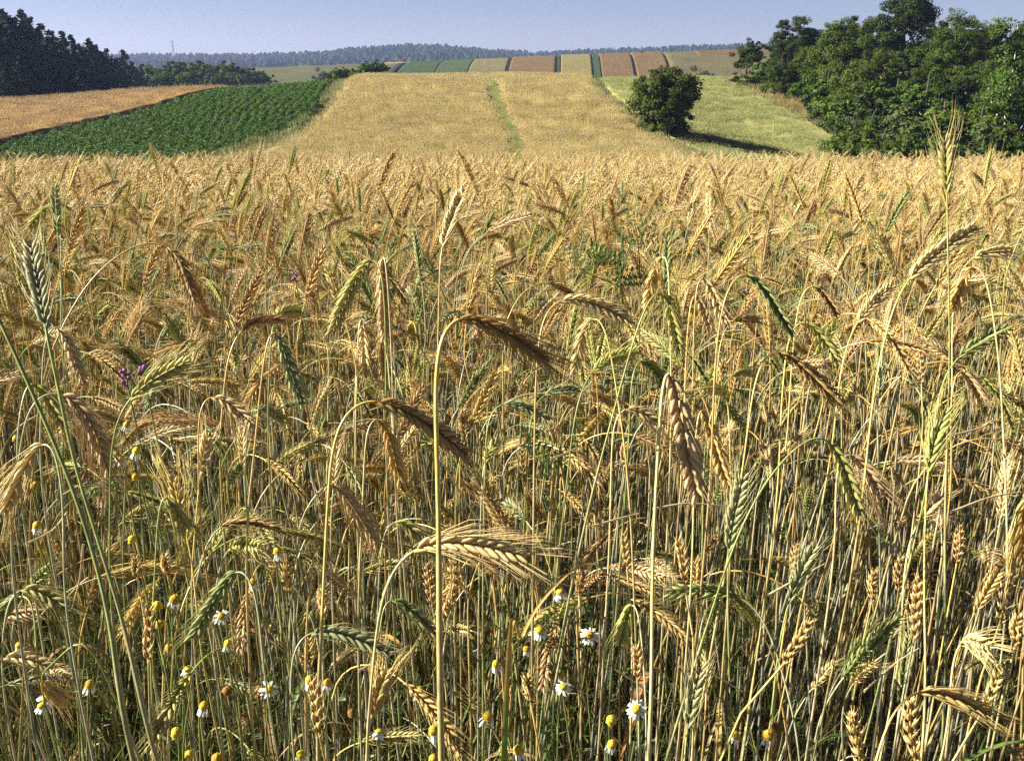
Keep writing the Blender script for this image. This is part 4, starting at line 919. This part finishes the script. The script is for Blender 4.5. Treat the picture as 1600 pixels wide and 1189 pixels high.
def far_scatter(name, meshes, mat, x, y, smin, smax, label, cat, dz=0.0):
    lib = library(name + '_library', meshes); n = len(x)
    s = rng.uniform(smin, smax, n); scatter(name, np.c_[x, y, H(x, y) + dz], np.c_[rng.normal(0, .05, (n, 2)), rng.uniform(0, 6.28, n)], np.c_[s, s, s * rng.uniform(.85, 1.15, n)], rng.integers(0, len(meshes), n), lib, mat, label=label, category=cat)
def dens(n, y0, y1, a, b): return density_pts(n, y0, y1, a, b)
x, y = dens(1.5, 58, 121, lambda y: np.maximum(E_TAN(y) - 34, -.62 * y - 4), lambda y: E_TAN(y) - .25)
far_scatter('barley_crop', [tuft(800 + i, 80, .74, .62, .006, [(.30, .195, .072), (.26, .165, .057), (.35, .24, .09)], True).mesh('barley', M_EAR) for i in range(4)], M_EAR, x, y, .9, 1.1, 'ripe reddish tan grain on the left slope above the potatoes', 'grain crop')
x, y = dens(2.5, 58, 121, lambda y: E_OAT(y) + .3, lambda y: E_WOD(y) - .7)
far_scatter('oat_crop', [tuft(820 + i, 80, .60, .62, .006, [(.25, .265, .085), (.21, .23, .07), (.34, .32, .13)], True).mesh('oats', M_EAR) for i in range(4)], M_EAR, x, y, .9, 1.1, 'pale green unripe oats right of the lone bush', 'oat crop')
def potato(seed):
    g = np.random.default_rng(seed); mb = MB()
    for k in range(60):
        a = g.uniform(0, 6.28); r = .33 * math.sqrt(g.random()); c3 = np.array([r * math.cos(a), r * math.sin(a), .15 + .42 * (1 - (r / .36) ** 2) * g.uniform(.6, 1)])
        n = np.array([math.cos(a) * r * 2, math.sin(a) * r * 2, .8]) + g.normal(0, .35, 3); M = rot_to(n); s = g.uniform(.05, .085)
        V = np.array([[-s, 0, 0], [0, -s * .62, .01], [s, 0, -.012], [0, s * .62, .01]]) @ M.T + c3; mb.add(V, [(0, 1, 2, 3)], None, C(.050, .096, .009) * g.uniform(.75, 1.25))
    if g.random() < .8:
        for k in range(2):
            a = g.uniform(0, 6.28); r = .25 * g.random(); c3 = np.array([r * math.cos(a), r * math.sin(a), .62]); s = .032
            mb.add(np.array([[-s, 0, 0], [0, -s, 0], [s, 0, .01], [0, s, 0]]) + c3, [(0, 1, 2, 3)], None, (.55, .55, .48))
    return mb
x, y = [], []
for row in np.arange(-60, 0, .75):
    yv = np.arange(56, 121, .36) + rng.normal(0, .05, len(np.arange(56, 121, .36))); xr = E_POT(yv) + row + 0.0 + rng.normal(0, .05, len(yv)); k = (xr > E_TAN(yv) + .5) & (xr < E_POT(yv) - .2) & (rng.random(len(yv)) < .96); x.append(xr[k]); y.append(yv[k])
far_scatter('potato_plants', [potato(840 + i).mesh('potato', M_POTATO) for i in range(6)], M_POTATO, np.concatenate(x), np.concatenate(y), .8, 1.15, 'rows of dark green potato plants with small white flowers', 'potato crop')
GC = [(.12, .14, .03), (.17, .18, .05), (.28, .24, .09), (.09, .12, .028)]
x1, y1 = dens(2.2, 58, 121, lambda y: E_POT(y) + .1, lambda y: E_RYL(y) + .1); x2, y2 = dens(2.2, 58, 121, lambda y: E_RYR(y) - .1, lambda y: E_OAT(y) + .1); x3, y3 = dens(2.5, 58, 121, lambda y: SEAM(y) - .55, lambda y: SEAM(y) + .65)
far_scatter('verge_grass', [tuft(860 + i, 70, .55, .5, .010, GC).mesh('grass', M_BLADE) for i in range(4)], M_BLADE, np.r_[x1, x2, x3], np.r_[y1, y2, y3], .6, 1.3, 'rough green grass on the balks between the strip fields', 'grass')
x, y = dens(1.6, 56, 118, lambda y: E_WOD(y) - .5, lambda y: E_WOD(y) + 2.4)
far_scatter('dry_grass', [tuft(880 + i, 70, .8, .5, .010, [(.40, .29, .13), (.30, .23, .09), (.17, .17, .05), (.34, .22, .10)]).mesh('grass', M_BLADE) for i in range(4)], M_BLADE, x, y, .5, 1.2, 'dry tan grass along the foot of the wood at right', 'dry grass')
x, y = dens(.9, 46, 75, lambda y: E_WOD(np.maximum(y, 58)) + 1.5, lambda y: .66 * y + 4)
far_scatter('wood_edge_grass', [tuft(890 + i, 70, .8, .5, .012, GC).mesh('grass', M_BLADE) for i in range(4)], M_BLADE, x, y, .6, 1.6, 'tall green grass and nettles in front of the trees at right', 'tall grass')

# ------------------------------------------------------------------ trees
def leaf_quads(mb, Cn, out, size, col, g):
    """one leaf-sized rhombus per centre, facing roughly outward"""
    n = len(Cn); N = out + g.normal(0, .55, (n, 3)); N /= np.linalg.norm(N, axis=1)[:, None]
    A = np.cross(N, g.normal(0, 1, (n, 3))); A /= np.linalg.norm(A, axis=1)[:, None]; B = np.cross(N, A); s = (size * g.uniform(.6, 1.3, n))[:, None]
    V = np.stack([Cn - A * s, Cn - B * s * .6 + N * s * .12, Cn + A * s, Cn + B * s * .6 + N * s * .12], 1).reshape(-1, 3)
    mb.add(V, np.arange(4 * n).reshape(-1, 4), None, np.repeat(col, 4, 0))
def broad_tree(seed, h, wdt, base=.2, leaf=.17, col=(.055, .085, .022), nclump=46, per=85, lobes=5, light=1.3, trunk_col=(.10, .08, .06), tr=.022, squash=1.0, core=0.0):
    g = np.random.default_rng(seed); col = np.array(col); cr = MB(); tk = MB()
    trunk = Path(catmull(np.array([[0, 0, -.2], [g.normal(0, .02) * h, g.normal(0, .02) * h, h * .35], [g.normal(0, .03) * h, g.normal(0, .03) * h, h * .68], [g.normal(0, .03) * h, g.normal(0, .03) * h, h * .93]]), 24))
    f = trunk.S / trunk.L; tube(tk, trunk, h * tr * (1 - .85 * f) + .01, 7, c0=trunk_col)
    # uneven main lobes
    LB = []
    for k in range(lobes):
        a = 2 * math.pi * k / lobes + g.normal(0, .4); z = base + (1 - base) * g.uniform(.22, .78); r = g.uniform(.12, .34) * (1.15 - abs(z - .55))
        LB.append((np.array([math.cos(a) * wdt * r, math.sin(a) * wdt * r, z * h]), np.array([wdt * g.uniform(.2, .33), wdt * g.uniform(.2, .33), h * (1 - base) * g.uniform(.17, .3) * squash])))
    LB.append((np.array([g.normal(0, .04) * wdt, g.normal(0, .04) * wdt, h * (base + (1 - base) * .72)]), np.array([wdt * .24, wdt * .24, h * (1 - base) * .28])))
    LB.append((np.array([0, 0, h * (base + (1 - base) * .42)]), np.array([wdt * .34, wdt * .34, h * (1 - base) * .36])))
    if base < .08: LB += [(np.array([0, 0, h * .2]), np.array([wdt * .42, wdt * .42, h * .2]))] * 2
    DOME = (np.array([0, 0, h * (base + (1 - base) * .54)]), np.array([wdt * .44, wdt * .44, h * (1 - base) * .44])); wc = max(wdt, .62 * h)
    for k in range(nclump):
        c, r = DOME if g.random() < core else LB[g.integers(0, len(LB))]; d = g.normal(0, 1, 3); d /= np.linalg.norm(d); d[2] = d[2] * .9 + .1
        p = c + d * r * g.uniform(.6, 1.08); cs = wc * g.choice([.05, .07, .10, .15], p=[.25, .3, .3, .15]) * g.uniform(.8, 1.2) ; n = int(per * g.uniform(.6, 1.3) * (cs / (.09 * wc)) ** 1.1)
        q = g.normal(0, 1, (n, 3)); q /= np.linalg.norm(q, axis=1)[:, None]; q = q * (g.random(n) ** .45)[:, None]
        Cn = p + q * np.array([cs, cs, cs * .72]); tone = g.uniform(.75, light); cc = col * tone * g.uniform(.8, 1.22, (n, 1)) * np.array([1, 1, 1]) + np.array([.012, .010, 0]) * g.random((n, 1))
        leaf_quads(cr, Cn, q * .9 + d * .6 + [0, 0, .25], leaf, cc, g)
        if k % 6 == 0:                           # a limb out to the clump
            b = trunk.bend([[0, 0, trunk.L * np.clip(p[2] / h - .22, .08, .8)]])[0]; m = b * .45 + p * .55 - [0, 0, .05 * h]
            pa = Path(catmull(np.array([b, m, p]), 8)); tube(tk, pa, np.linspace(h * tr * .42, h * .002, len(pa.P)), 4, c0=trunk_col)
    return cr.mesh('crown', M_LEAF, False), tk.mesh('trunk', M_BARK)
def conifer(seed, h, wdt, col=(.022, .036, .016), pine=False, leaf=.22):
    g = np.random.default_rng(seed); cr = MB(); tk = MB(); col = np.array(col); trunk = Path(np.array([[0, 0, -.2], [.01 * h, 0, h * .5], [0, 0, h]]))
    tube(tk, trunk, [h * .016, h * .011, .01], 6, c0=(.12, .085, .06)); z0 = .32 if pine else .1; nl = 17
    for i in range(nl):
        f = i / (nl - 1); z = h * (z0 + (1 - z0) * f * .97); R_ = wdt * .5 * ((1 - f) ** .62 * .88 + .12) * g.uniform(.75, 1.2) * (1 if not pine else min(1, .55 + f * 1.6))
        for b in range(max(3, int(8 - 4 * f))):
            a = g.uniform(0, 6.28); r = R_ * g.uniform(.7, 1.15); n = max(8, int(46 * r / wdt * 2)); t = g.random(n) ** .6; dr = -.28 if not pine else .1
            Cn = np.stack([np.cos(a + g.normal(0, .22, n)) * r * t, np.sin(a + g.normal(0, .22, n)) * r * t, z + dr * r * t + g.normal(0, .035 * h * (1 - f * .6), n)], 1)
            cc = col * g.uniform(.7, 1.5) * g.uniform(.75, 1.3, (n, 1)); leaf_quads(cr, Cn, np.c_[np.cos(np.full(n, a)) * .5, np.sin(np.full(n, a)) * .5, np.full(n, .6)], leaf, cc, g)
    return cr.mesh('crown', M_NEEDLE, False), tk.mesh('trunk', M_BARK)
TREE_G = {'r': 'trees and shrubs of the wood at right', 'l': 'dark conifers on the left skyline', 'm': 'leafy trees beyond the tan field', 'b': 'bushes on the crest of the rye hill'}
def plant_tree(name, label, cat, u, Y, top_v, meshes, hm, grp=None, rz=0.0, v=130, sink=0.0, wsc=1.0):
    X = at_y(u, Y, v); z = float(H(X, Y)) - sink; r = ray(u, top_v); zt = CAM[2] + r[2] / r[1] * Y; s = max(.2, (zt - z) / hm)
    o = thing(name, label, cat, (X, Y, z), rz, grp); o.scale = (s * wsc, s * wsc, s)
    obj('crown', meshes[0], o); obj('trunk', meshes[1], o); return o

# the lone bush beside the rye
BUSH = broad_tree(23, 4.4, 4.5, .05, .10, (.044, .060, .012), 210, 130, 9, 1.35, tr=.03, squash=1.2, core=.6)
plant_tree('lone_bush', 'lone round dark green bush between the rye and the oats', 'bush', 1038, 78, 107, BUSH, 4.4, wsc=1.0, v=205)

DG, MG, LG, WG = (.022, .038, .009), (.040, .068, .013), (.062, .094, .018), (.062, .082, .030)
TM = {
 'oak': broad_tree(31, 12, 9.5, .14, .18, (.022, .038, .009), 190, 130, 9, 1.35), 'round': broad_tree(32, 9, 7, .04, .15, MG, 150, 95, 8, 1.4), 'willow': broad_tree(33, 8, 8, .03, .13, (.068, .100, .018), 180, 130, 8, 1.35),
 'birch': broad_tree(34, 12, 5.5, .05, .12, (.048, .077, .014), 190, 120, 8, 1.35, trunk_col=(.17, .155, .12), tr=.009), 'whitebirch': broad_tree(44, 12, 5.0, .05, .12, (.048, .077, .014), 150, 110, 8, 1.35, trunk_col=(.50, .47, .41), tr=.010), 'airy': broad_tree(35, 5, 3.6, .30, .11, MG, 75, 80, 6, 1.3, core=.3), 'dark': broad_tree(36, 10, 6.5, .03, .16, DG, 160, 90, 9, 1.4),
 'shrub': broad_tree(37, 3, 3.6, .02, .11, MG, 60, 80, 6, 1.45), 'lshrub': broad_tree(38, 3, 3.2, .02, .10, LG, 55, 80, 6, 1.4), 'sallow': broad_tree(39, 3.2, 3.4, .02, .10, WG, 60, 80, 6, 1.35), 'pine': broad_tree(40, 11, 4.6, .12, .15, (.030, .046, .013), 110, 110, 9, 1.3, tr=.013, core=.35),
 'clump': broad_tree(45, 9, 7, .04, .24, MG, 110, 85, 7, 1.4, core=.5), 'clump_pale': broad_tree(46, 9, 7.5, .04, .24, LG, 110, 85, 7, 1.3, core=.5), 'tallsh': broad_tree(41, 5, 3.8, .05, .13, (.048, .090, .015), 75, 80, 6, 1.4),
}
HM = {'clump': 8.6, 'clump_pale': 8.6, 'whitebirch': 11.5, 'oak': 11.6, 'round': 8.6, 'willow': 7.7, 'birch': 11.5, 'airy': 4.8, 'dark': 9.6, 'shrub': 2.9, 'lshrub': 2.9, 'sallow': 3.1, 'pine': 11, 'tallsh': 4.8}
RT = [ # kind, u, distance, top v, width factor, label
 ('airy',1167,112,64,1.0,'small open tree standing alone at the left end of the wood'),
 ('pine',1216,122,28,.9,'dark slim tree at the left end of the wood'), ('pine',1246,126,22,1.1,'dark slim tree just right of the leftmost slim tree'),
 ('round',1205,104,92,.9,'round green bush tree behind the small open tree'), ('willow',1290,100,34,1.0,'light green rounded willow left of the great dark tree'),
 ('pine',1322,118,22,.8,'dark tree top poking up between willow and great dark tree'), ('oak',1405,106,-14,1.05,'great dark broad tree, tallest crown of the wood'),
 ('dark',1345,110,40,1.0,'dark tree under the left side of the great dark tree'), ('birch',1478,88,22,1.1,'tall light birch right of the great dark tree'),
 ('dark',1545,100,38,1.1,'dark tree between the two birches'), ('whitebirch',1585,70,30,.95,'birch with a white trunk at the right edge'), ('birch',1512,94,30,.9,'slender birch behind the dark gap'),
 ('dark',1620,92,42,1.2,'dark tree behind the white trunked birch'), ('round',1430,92,70,1.0,'green tree in front of the great dark tree'), ('round',1365,94,78,.95,'green rounded tree under the great dark tree'),
 ('tallsh',1235,98,112,1.2,'leafy shrub right of the small open tree'), ('tallsh',1275,90,108,1.2,'bright leafy shrub under the willow'), ('willow',1325,86,96,.9,'pale green willow bush in the middle of the wood edge'),
 ('tallsh',1400,82,112,1.2,'tall shrub below the great dark tree'), ('tallsh',1452,80,110,1.1,'tall shrub under the tall birch'), ('dark',1505,82,120,1.0,'dark shrubby tree in the shade under the slender birch'), ('round',1560,78,110,1.0,'green tree left of the white trunked birch'),
 ('shrub',1186,106,112,1.2,'low bush at the foot of the small open tree'), ('lshrub',1222,98,134,1.0,'low bright bush at the left wood edge'), ('sallow',1262,90,140,1.1,'grey green sallow bush at the wood edge'),
 ('lshrub',1296,84,146,1.1,'bright low bush by the tan grass'), ('sallow',1350,82,150,1.3,'broad grey green sallow in the middle of the wood edge'), ('shrub',1318,78,172,1.0,'low green bush where the oats end'),
 ('shrub',1372,76,166,1.2,'bushy shrub below the broad sallow'), ('sallow',1418,72,168,1.2,'sallow bush at the near corner of the oats'), ('lshrub',1345,70,192,1.0,'small bright bush at the near corner of the oats'),
 ('shrub',1392,66,196,1.2,'dark low bush above the near rye edge'), ('sallow',1436,64,196,1.2,'grey green bush left of the tallest stalk'), ('lshrub',1470,62,204,1.2,'light bush behind the tallest stalk'),
 ('shrub',1510,66,176,1.3,'shrub right of the tallest stalk'), ('sallow',1552,60,198,1.3,'grey green bush near the right edge'), ('shrub',1592,60,190,1.3,'shrub under the white trunked birch'), ('lshrub',1535,70,160,1.2,'light shrub under the dark tree'),
 ('shrub',1625,58,186,1.3,'bush half outside the right edge'), ('tallsh',1600,80,130,1.2,'tall shrub behind the white trunked birch'), ('tallsh',1480,74,146,1.1,'tall bush right below the tall birch'),
 ('dark',1262,128,44,1.1,'dark tree in the back row behind the willow, left of it'), ('dark',1300,130,46,1.2,'dark tree in the back row straight behind the willow'), ('oak',1455,128,36,1.0,'broad dark tree in the back row behind the tall birch'),
 ('oak',1530,124,44,1.0,'broad dark tree in the back row between the birches'), ('oak',1590,120,40,1.0,'broad dark tree in the back row at the right edge'), ('dark',1370,126,52,1.3,'dark tree in the back row behind the great dark tree'), ('dark',1640,112,60,1.3,'back row tree outside the right edge'),
 ('round',1400,98,92,1.2,'round green tree straight under the great dark crown'), ('dark',1455,90,96,1.2,'dark tree under the left side of the tall birch'), ('round',1530,84,96,1.2,'round tree filling the gap left of the white trunked birch'), ('willow',1260,104,74,1.0,'light bushy tree left of the rounded willow'),
 ('round',1196,100,96,1.0,'rounded bush tree filling the left end of the wood'), ('shrub',1152,108,112,1.4,'low bush at the very left tip of the wood'), ('shrub',1172,104,110,1.4,'low bush under the small open tree, right at its trunk'), ('dark',1225,116,62,1.1,'dark rounded tree behind the left end of the wood'),
 ('tallsh',1191,107,90,1.3,'shrub filling the gap right of the small open tree'), ('tallsh',1218,104,84,1.3,'tall leafy shrub at the left shoulder of the wood'), ('shrub',1206,103,110,1.5,'low bush between the two left shoulder shrubs'),
 ('shrub',1428,60,214,1.0,'lowest dark bush by the rye'), ('sallow',1500,57,216,1.0,'low pale bush behind the rye, right of the tallest stalk'), ('shrub',1580,55,214,1.1,'low bush behind the rye at the right edge'),
]
gR = np.random.default_rng(3)
NAMES = {'whitebirch': ('birch_tree', 'birch'), 'oak': ('oak_tree', 'tree'), 'round': ('leafy_tree', 'tree'), 'willow': ('willow_tree', 'willow'), 'birch': ('birch_tree', 'birch'), 'airy': ('small_tree', 'tree'), 'dark': ('dark_tree', 'tree'), 'shrub': ('shrub', 'shrub'), 'lshrub': ('shrub', 'shrub'), 'sallow': ('sallow_bush', 'bush'), 'pine': ('slim_tree', 'tree'), 'tallsh': ('tall_shrub', 'shrub')}
for kind, u, Y, tv, wsc, label in RT:
    if Y < 101 and u < 1335: u += 20
    plant_tree(*([NAMES[kind][0], label, NAMES[kind][1]]), u, Y, tv, TM[kind], HM[kind], TREE_G['r'], gR.uniform(0, 6.28), wsc=wsc)

CN = [conifer(60 + i, 11, (4.2, 3.6, 4.8, 4.0)[i], (.016, .028, .012), i == 2, .26) for i in range(4)]
LT = [(-20,124,18),(4,122,22),(16,128,16),(30,130,32),(47,132,17),(60,134,40),(75,138,38),(90,140,48),(106,143,50),(118,146,55),(130,150,70),(146,154,62),(158,160,80),(172,168,78),(186,176,92),(196,184,78),(210,192,98),(222,198,104),(-5,118,52),(22,120,60),(50,124,70),(80,130,78),(112,138,84),(140,146,92),(166,156,100),(190,170,106),(35,116,88),(68,121,94),(98,128,100),(126,136,108),(10,112,92),(152,148,112),(178,160,116),(-30,114,70)]
WRD = ['first', 'second', 'third', 'fourth', 'fifth', 'sixth', 'seventh', 'eighth', 'ninth', 'tenth', 'eleventh', 'twelfth', 'thirteenth', 'fourteenth', 'fifteenth', 'sixteenth', 'seventeenth', 'eighteenth']
for row, (sel, txt) in enumerate(((LT[:18], 'conifer from the left along the wood skyline'), (LT[18:], 'conifer from the left in the lower front row of the dark wood'))):
    for k, (u, Y, tv) in enumerate(sorted(sel)):
        plant_tree('conifer', f'{WRD[k]} {txt}', 'conifer', u, Y, tv, CN[gR.integers(0, 4)], 11, TREE_G['l'], gR.uniform(0, 6.28), wsc=gR.uniform(1.2, 1.8) * (1.3 if row else 1))
MT = [(226,214,104),(240,222,106),(254,226,102),(268,230,100),(282,228,98),(297,232,97),(312,230,99),(326,234,101),(340,232,104),(354,236,99),(368,236,102),(382,238,107),(396,240,110),(408,242,112),(248,210,112),(290,216,110),(332,222,112),(366,228,114)]
for k, (u, Y, tv) in enumerate(sorted(MT)):
    kd = ('clump', 'clump_pale')[k % 2]
    plant_tree('leafy_tree', f'{WRD[k]} leafy tree from the left in the clump beyond the tan field', 'tree', u, Y, tv, TM[kd], HM[kd], TREE_G['m'], gR.uniform(0, 6.28), wsc=gR.uniform(.95, 1.25))
for u, Y, tv, wsc, lb in ((524,126,108,1.3,'low bush at the left end of the rye crest'), (540,128,107,1.2,'bush left of the two round bushes on the crest'), (570,135,98,1.1,'left of the two round bushes on the crest'), (587,136,96,1.1,'right of the two round bushes on the crest'), (553,130,113,1.2,'small bush between low bush and round bushes on the crest'), (618,140,112,1.6,'flat dark bush at the far end of the crest bushes')):
    plant_tree('bush', lb, 'bush', u, Y, tv, TM['clump'], 8.6, TREE_G['b'], gR.uniform(0, 6.28), sink=.35, wsc=wsc)
for u, Y, tv, lb in ((1095,300,100,'small round bush on the dry meadow of the far hill'), (1002,470,78,'tiny bush on top of the far wheat'), (505,330,104,'small bush in the meadow under the far forest')):
    plant_tree('bush', lb, 'bush', u, Y, tv, TM['shrub'], 2.9, None, 1.0)
# bushes along the balk at the left rye edge
for k, (u, v, hgt) in enumerate(((500, 172, 1.1), (492, 180, .9), (486, 186, .8), (508, 163, .8), (470, 196, .6))):
    X, Y = hit(u, v, .3, 58, 118); o = thing('low_bush', ('largest low bush on the grass balk left of the rye', 'low bush just below the largest balk bush', 'third low bush down the left grass balk', 'low bush above the largest balk bush', 'lowest tiny bush on the left grass balk')[k], 'bush', (X, Y, float(H(X, Y))), k * 1.3, 'low bushes on the left balk'); s = hgt / 2.9; o.scale = (s * 1.6, s * 1.6, s); obj('crown', TM['shrub'][0], o); obj('trunk', TM['shrub'][1], o)

# ------------------------------------------------------------------ the far forest and the pylon
mb = MB(); g = np.random.default_rng(91)
N_T = 9500
Yv = g.uniform(1020, 1560, N_T); Xv = g.uniform(-.62, .62, N_T) * Yv; Zv = H(Xv, Yv)
hh = 11 + 3.5 * g.random(N_T) ** 2; ww = hh * g.uniform(.22, .36, N_T)
lay = [(0.10, .55), (.35, 1.0), (.65, .62), (1.0, .03)]; S = 6; aa = np.arange(S) * 2 * math.pi / S
cone = g.random(N_T) < .6
Vall = []
for f, k in lay:
    kk = np.where(cone, k, {0.10: .6, .35: 1.0, .65: .95, 1.0: .35}[f])
    for a in aa: j = g.uniform(.75, 1.25, N_T); Vall.append(np.stack([Xv + np.cos(a) * ww * kk * j, Yv + np.sin(a) * ww * kk * j, Zv + hh * f], 1))
Vall = np.stack(Vall, 1)                          # trees x 24 x 3
b = np.arange(N_T)[:, None, None] * 24; q = np.array([(i*S + j, i*S + (j+1) % S, (i+1)*S + (j+1) % S, (i+1)*S + j) for i in range(3) for j in range(S)])[None]
cc = np.where(cone[:, None], C(.012, .022, .012), C(.020, .034, .014)) * g.uniform(.7, 1.3, (N_T, 1))
mb.add(Vall.reshape(-1, 3), (b + q).reshape(-1, 4), None, np.repeat(cc, 24, 0))
obj('far_forest', mb.mesh('far_forest', M_DIST, False), kind='stuff', label='blue hazy forest covering the ridge on the horizon', category='forest')

X, Y = at_y(270, 1330, 80), 1330; z = float(H(X, Y)); zt = CAM[2] + ray(270, 63)[2] / ray(270, 63)[1] * Y; hp = zt - z
o = thing('electricity_pylon', 'tiny lattice power pylon above the far forest at left', 'pylon', (X, Y, z)); mb = MB()
for sx, sy in ((-1, -1), (1, -1), (1, 1), (-1, 1)): tube(mb, Path(np.array([[sx * 3, sy * 3, 0], [sx * .6, sy * .6, hp * .75], [sx * .35, sy * .35, hp]])), .17, 4, c0=(.30, .31, .32))
for k in range(9):
    f0, f1 = k / 9, (k + 1) / 9; w0, w1 = 3 - 2.6 * f0, 3 - 2.6 * f1
    for sy in (-1, 1):
        tube(mb, Path(np.array([[-w0, sy * w0, f0 * hp], [w1, sy * w1, f1 * hp]])), .09, 4, c0=(.30, .31, .32)); tube(mb, Path(np.array([[w0, sy * w0, f0 * hp], [-w1, sy * w1, f1 * hp]])), .09, 4, c0=(.30, .31, .32))
obj('mast', mb.mesh('pylon_mast', M_STEEL), o)
for f, wd in ((.80, 6.0), (.92, 4.5)):
    mb = MB(); tube(mb, Path(np.array([[-wd, 0, hp * f], [0, 0, hp * f + .6], [wd, 0, hp * f]])), .18, 4, c0=(.30, .31, .32)); obj('crossarm', mb.mesh('pylon_crossarm', M_STEEL), o)

# ------------------------------------------------------------------ haze
m = bpy.data.materials.new('haze'); m.use_nodes = True; t = m.node_tree; t.nodes.clear()
pv = t.nodes.new('ShaderNodeVolumePrincipled'); pv.inputs['Color'].default_value = (.42, .53, .90, 1); pv.inputs['Density'].default_value = .00020; pv.inputs['Anisotropy'].default_value = .3
t.links.new(pv.outputs[0], t.nodes.new('ShaderNodeOutputMaterial').inputs['Volume'])
x0, x1, y0, y1, z0, z1 = -2100, 2100, -60, 2300, -14, 70
V = [(x, y, z) for z in (z0, z1) for y in (y0, y1) for x in (x0, x1)]
mb = MB(); mb.add(V, [(0, 2, 3, 1), (4, 5, 7, 6), (0, 1, 5, 4), (2, 6, 7, 3), (0, 4, 6, 2), (1, 3, 7, 5)])
obj('haze', mb.mesh('haze', m), kind='stuff', label='thin blue haze over the whole landscape', category='haze')
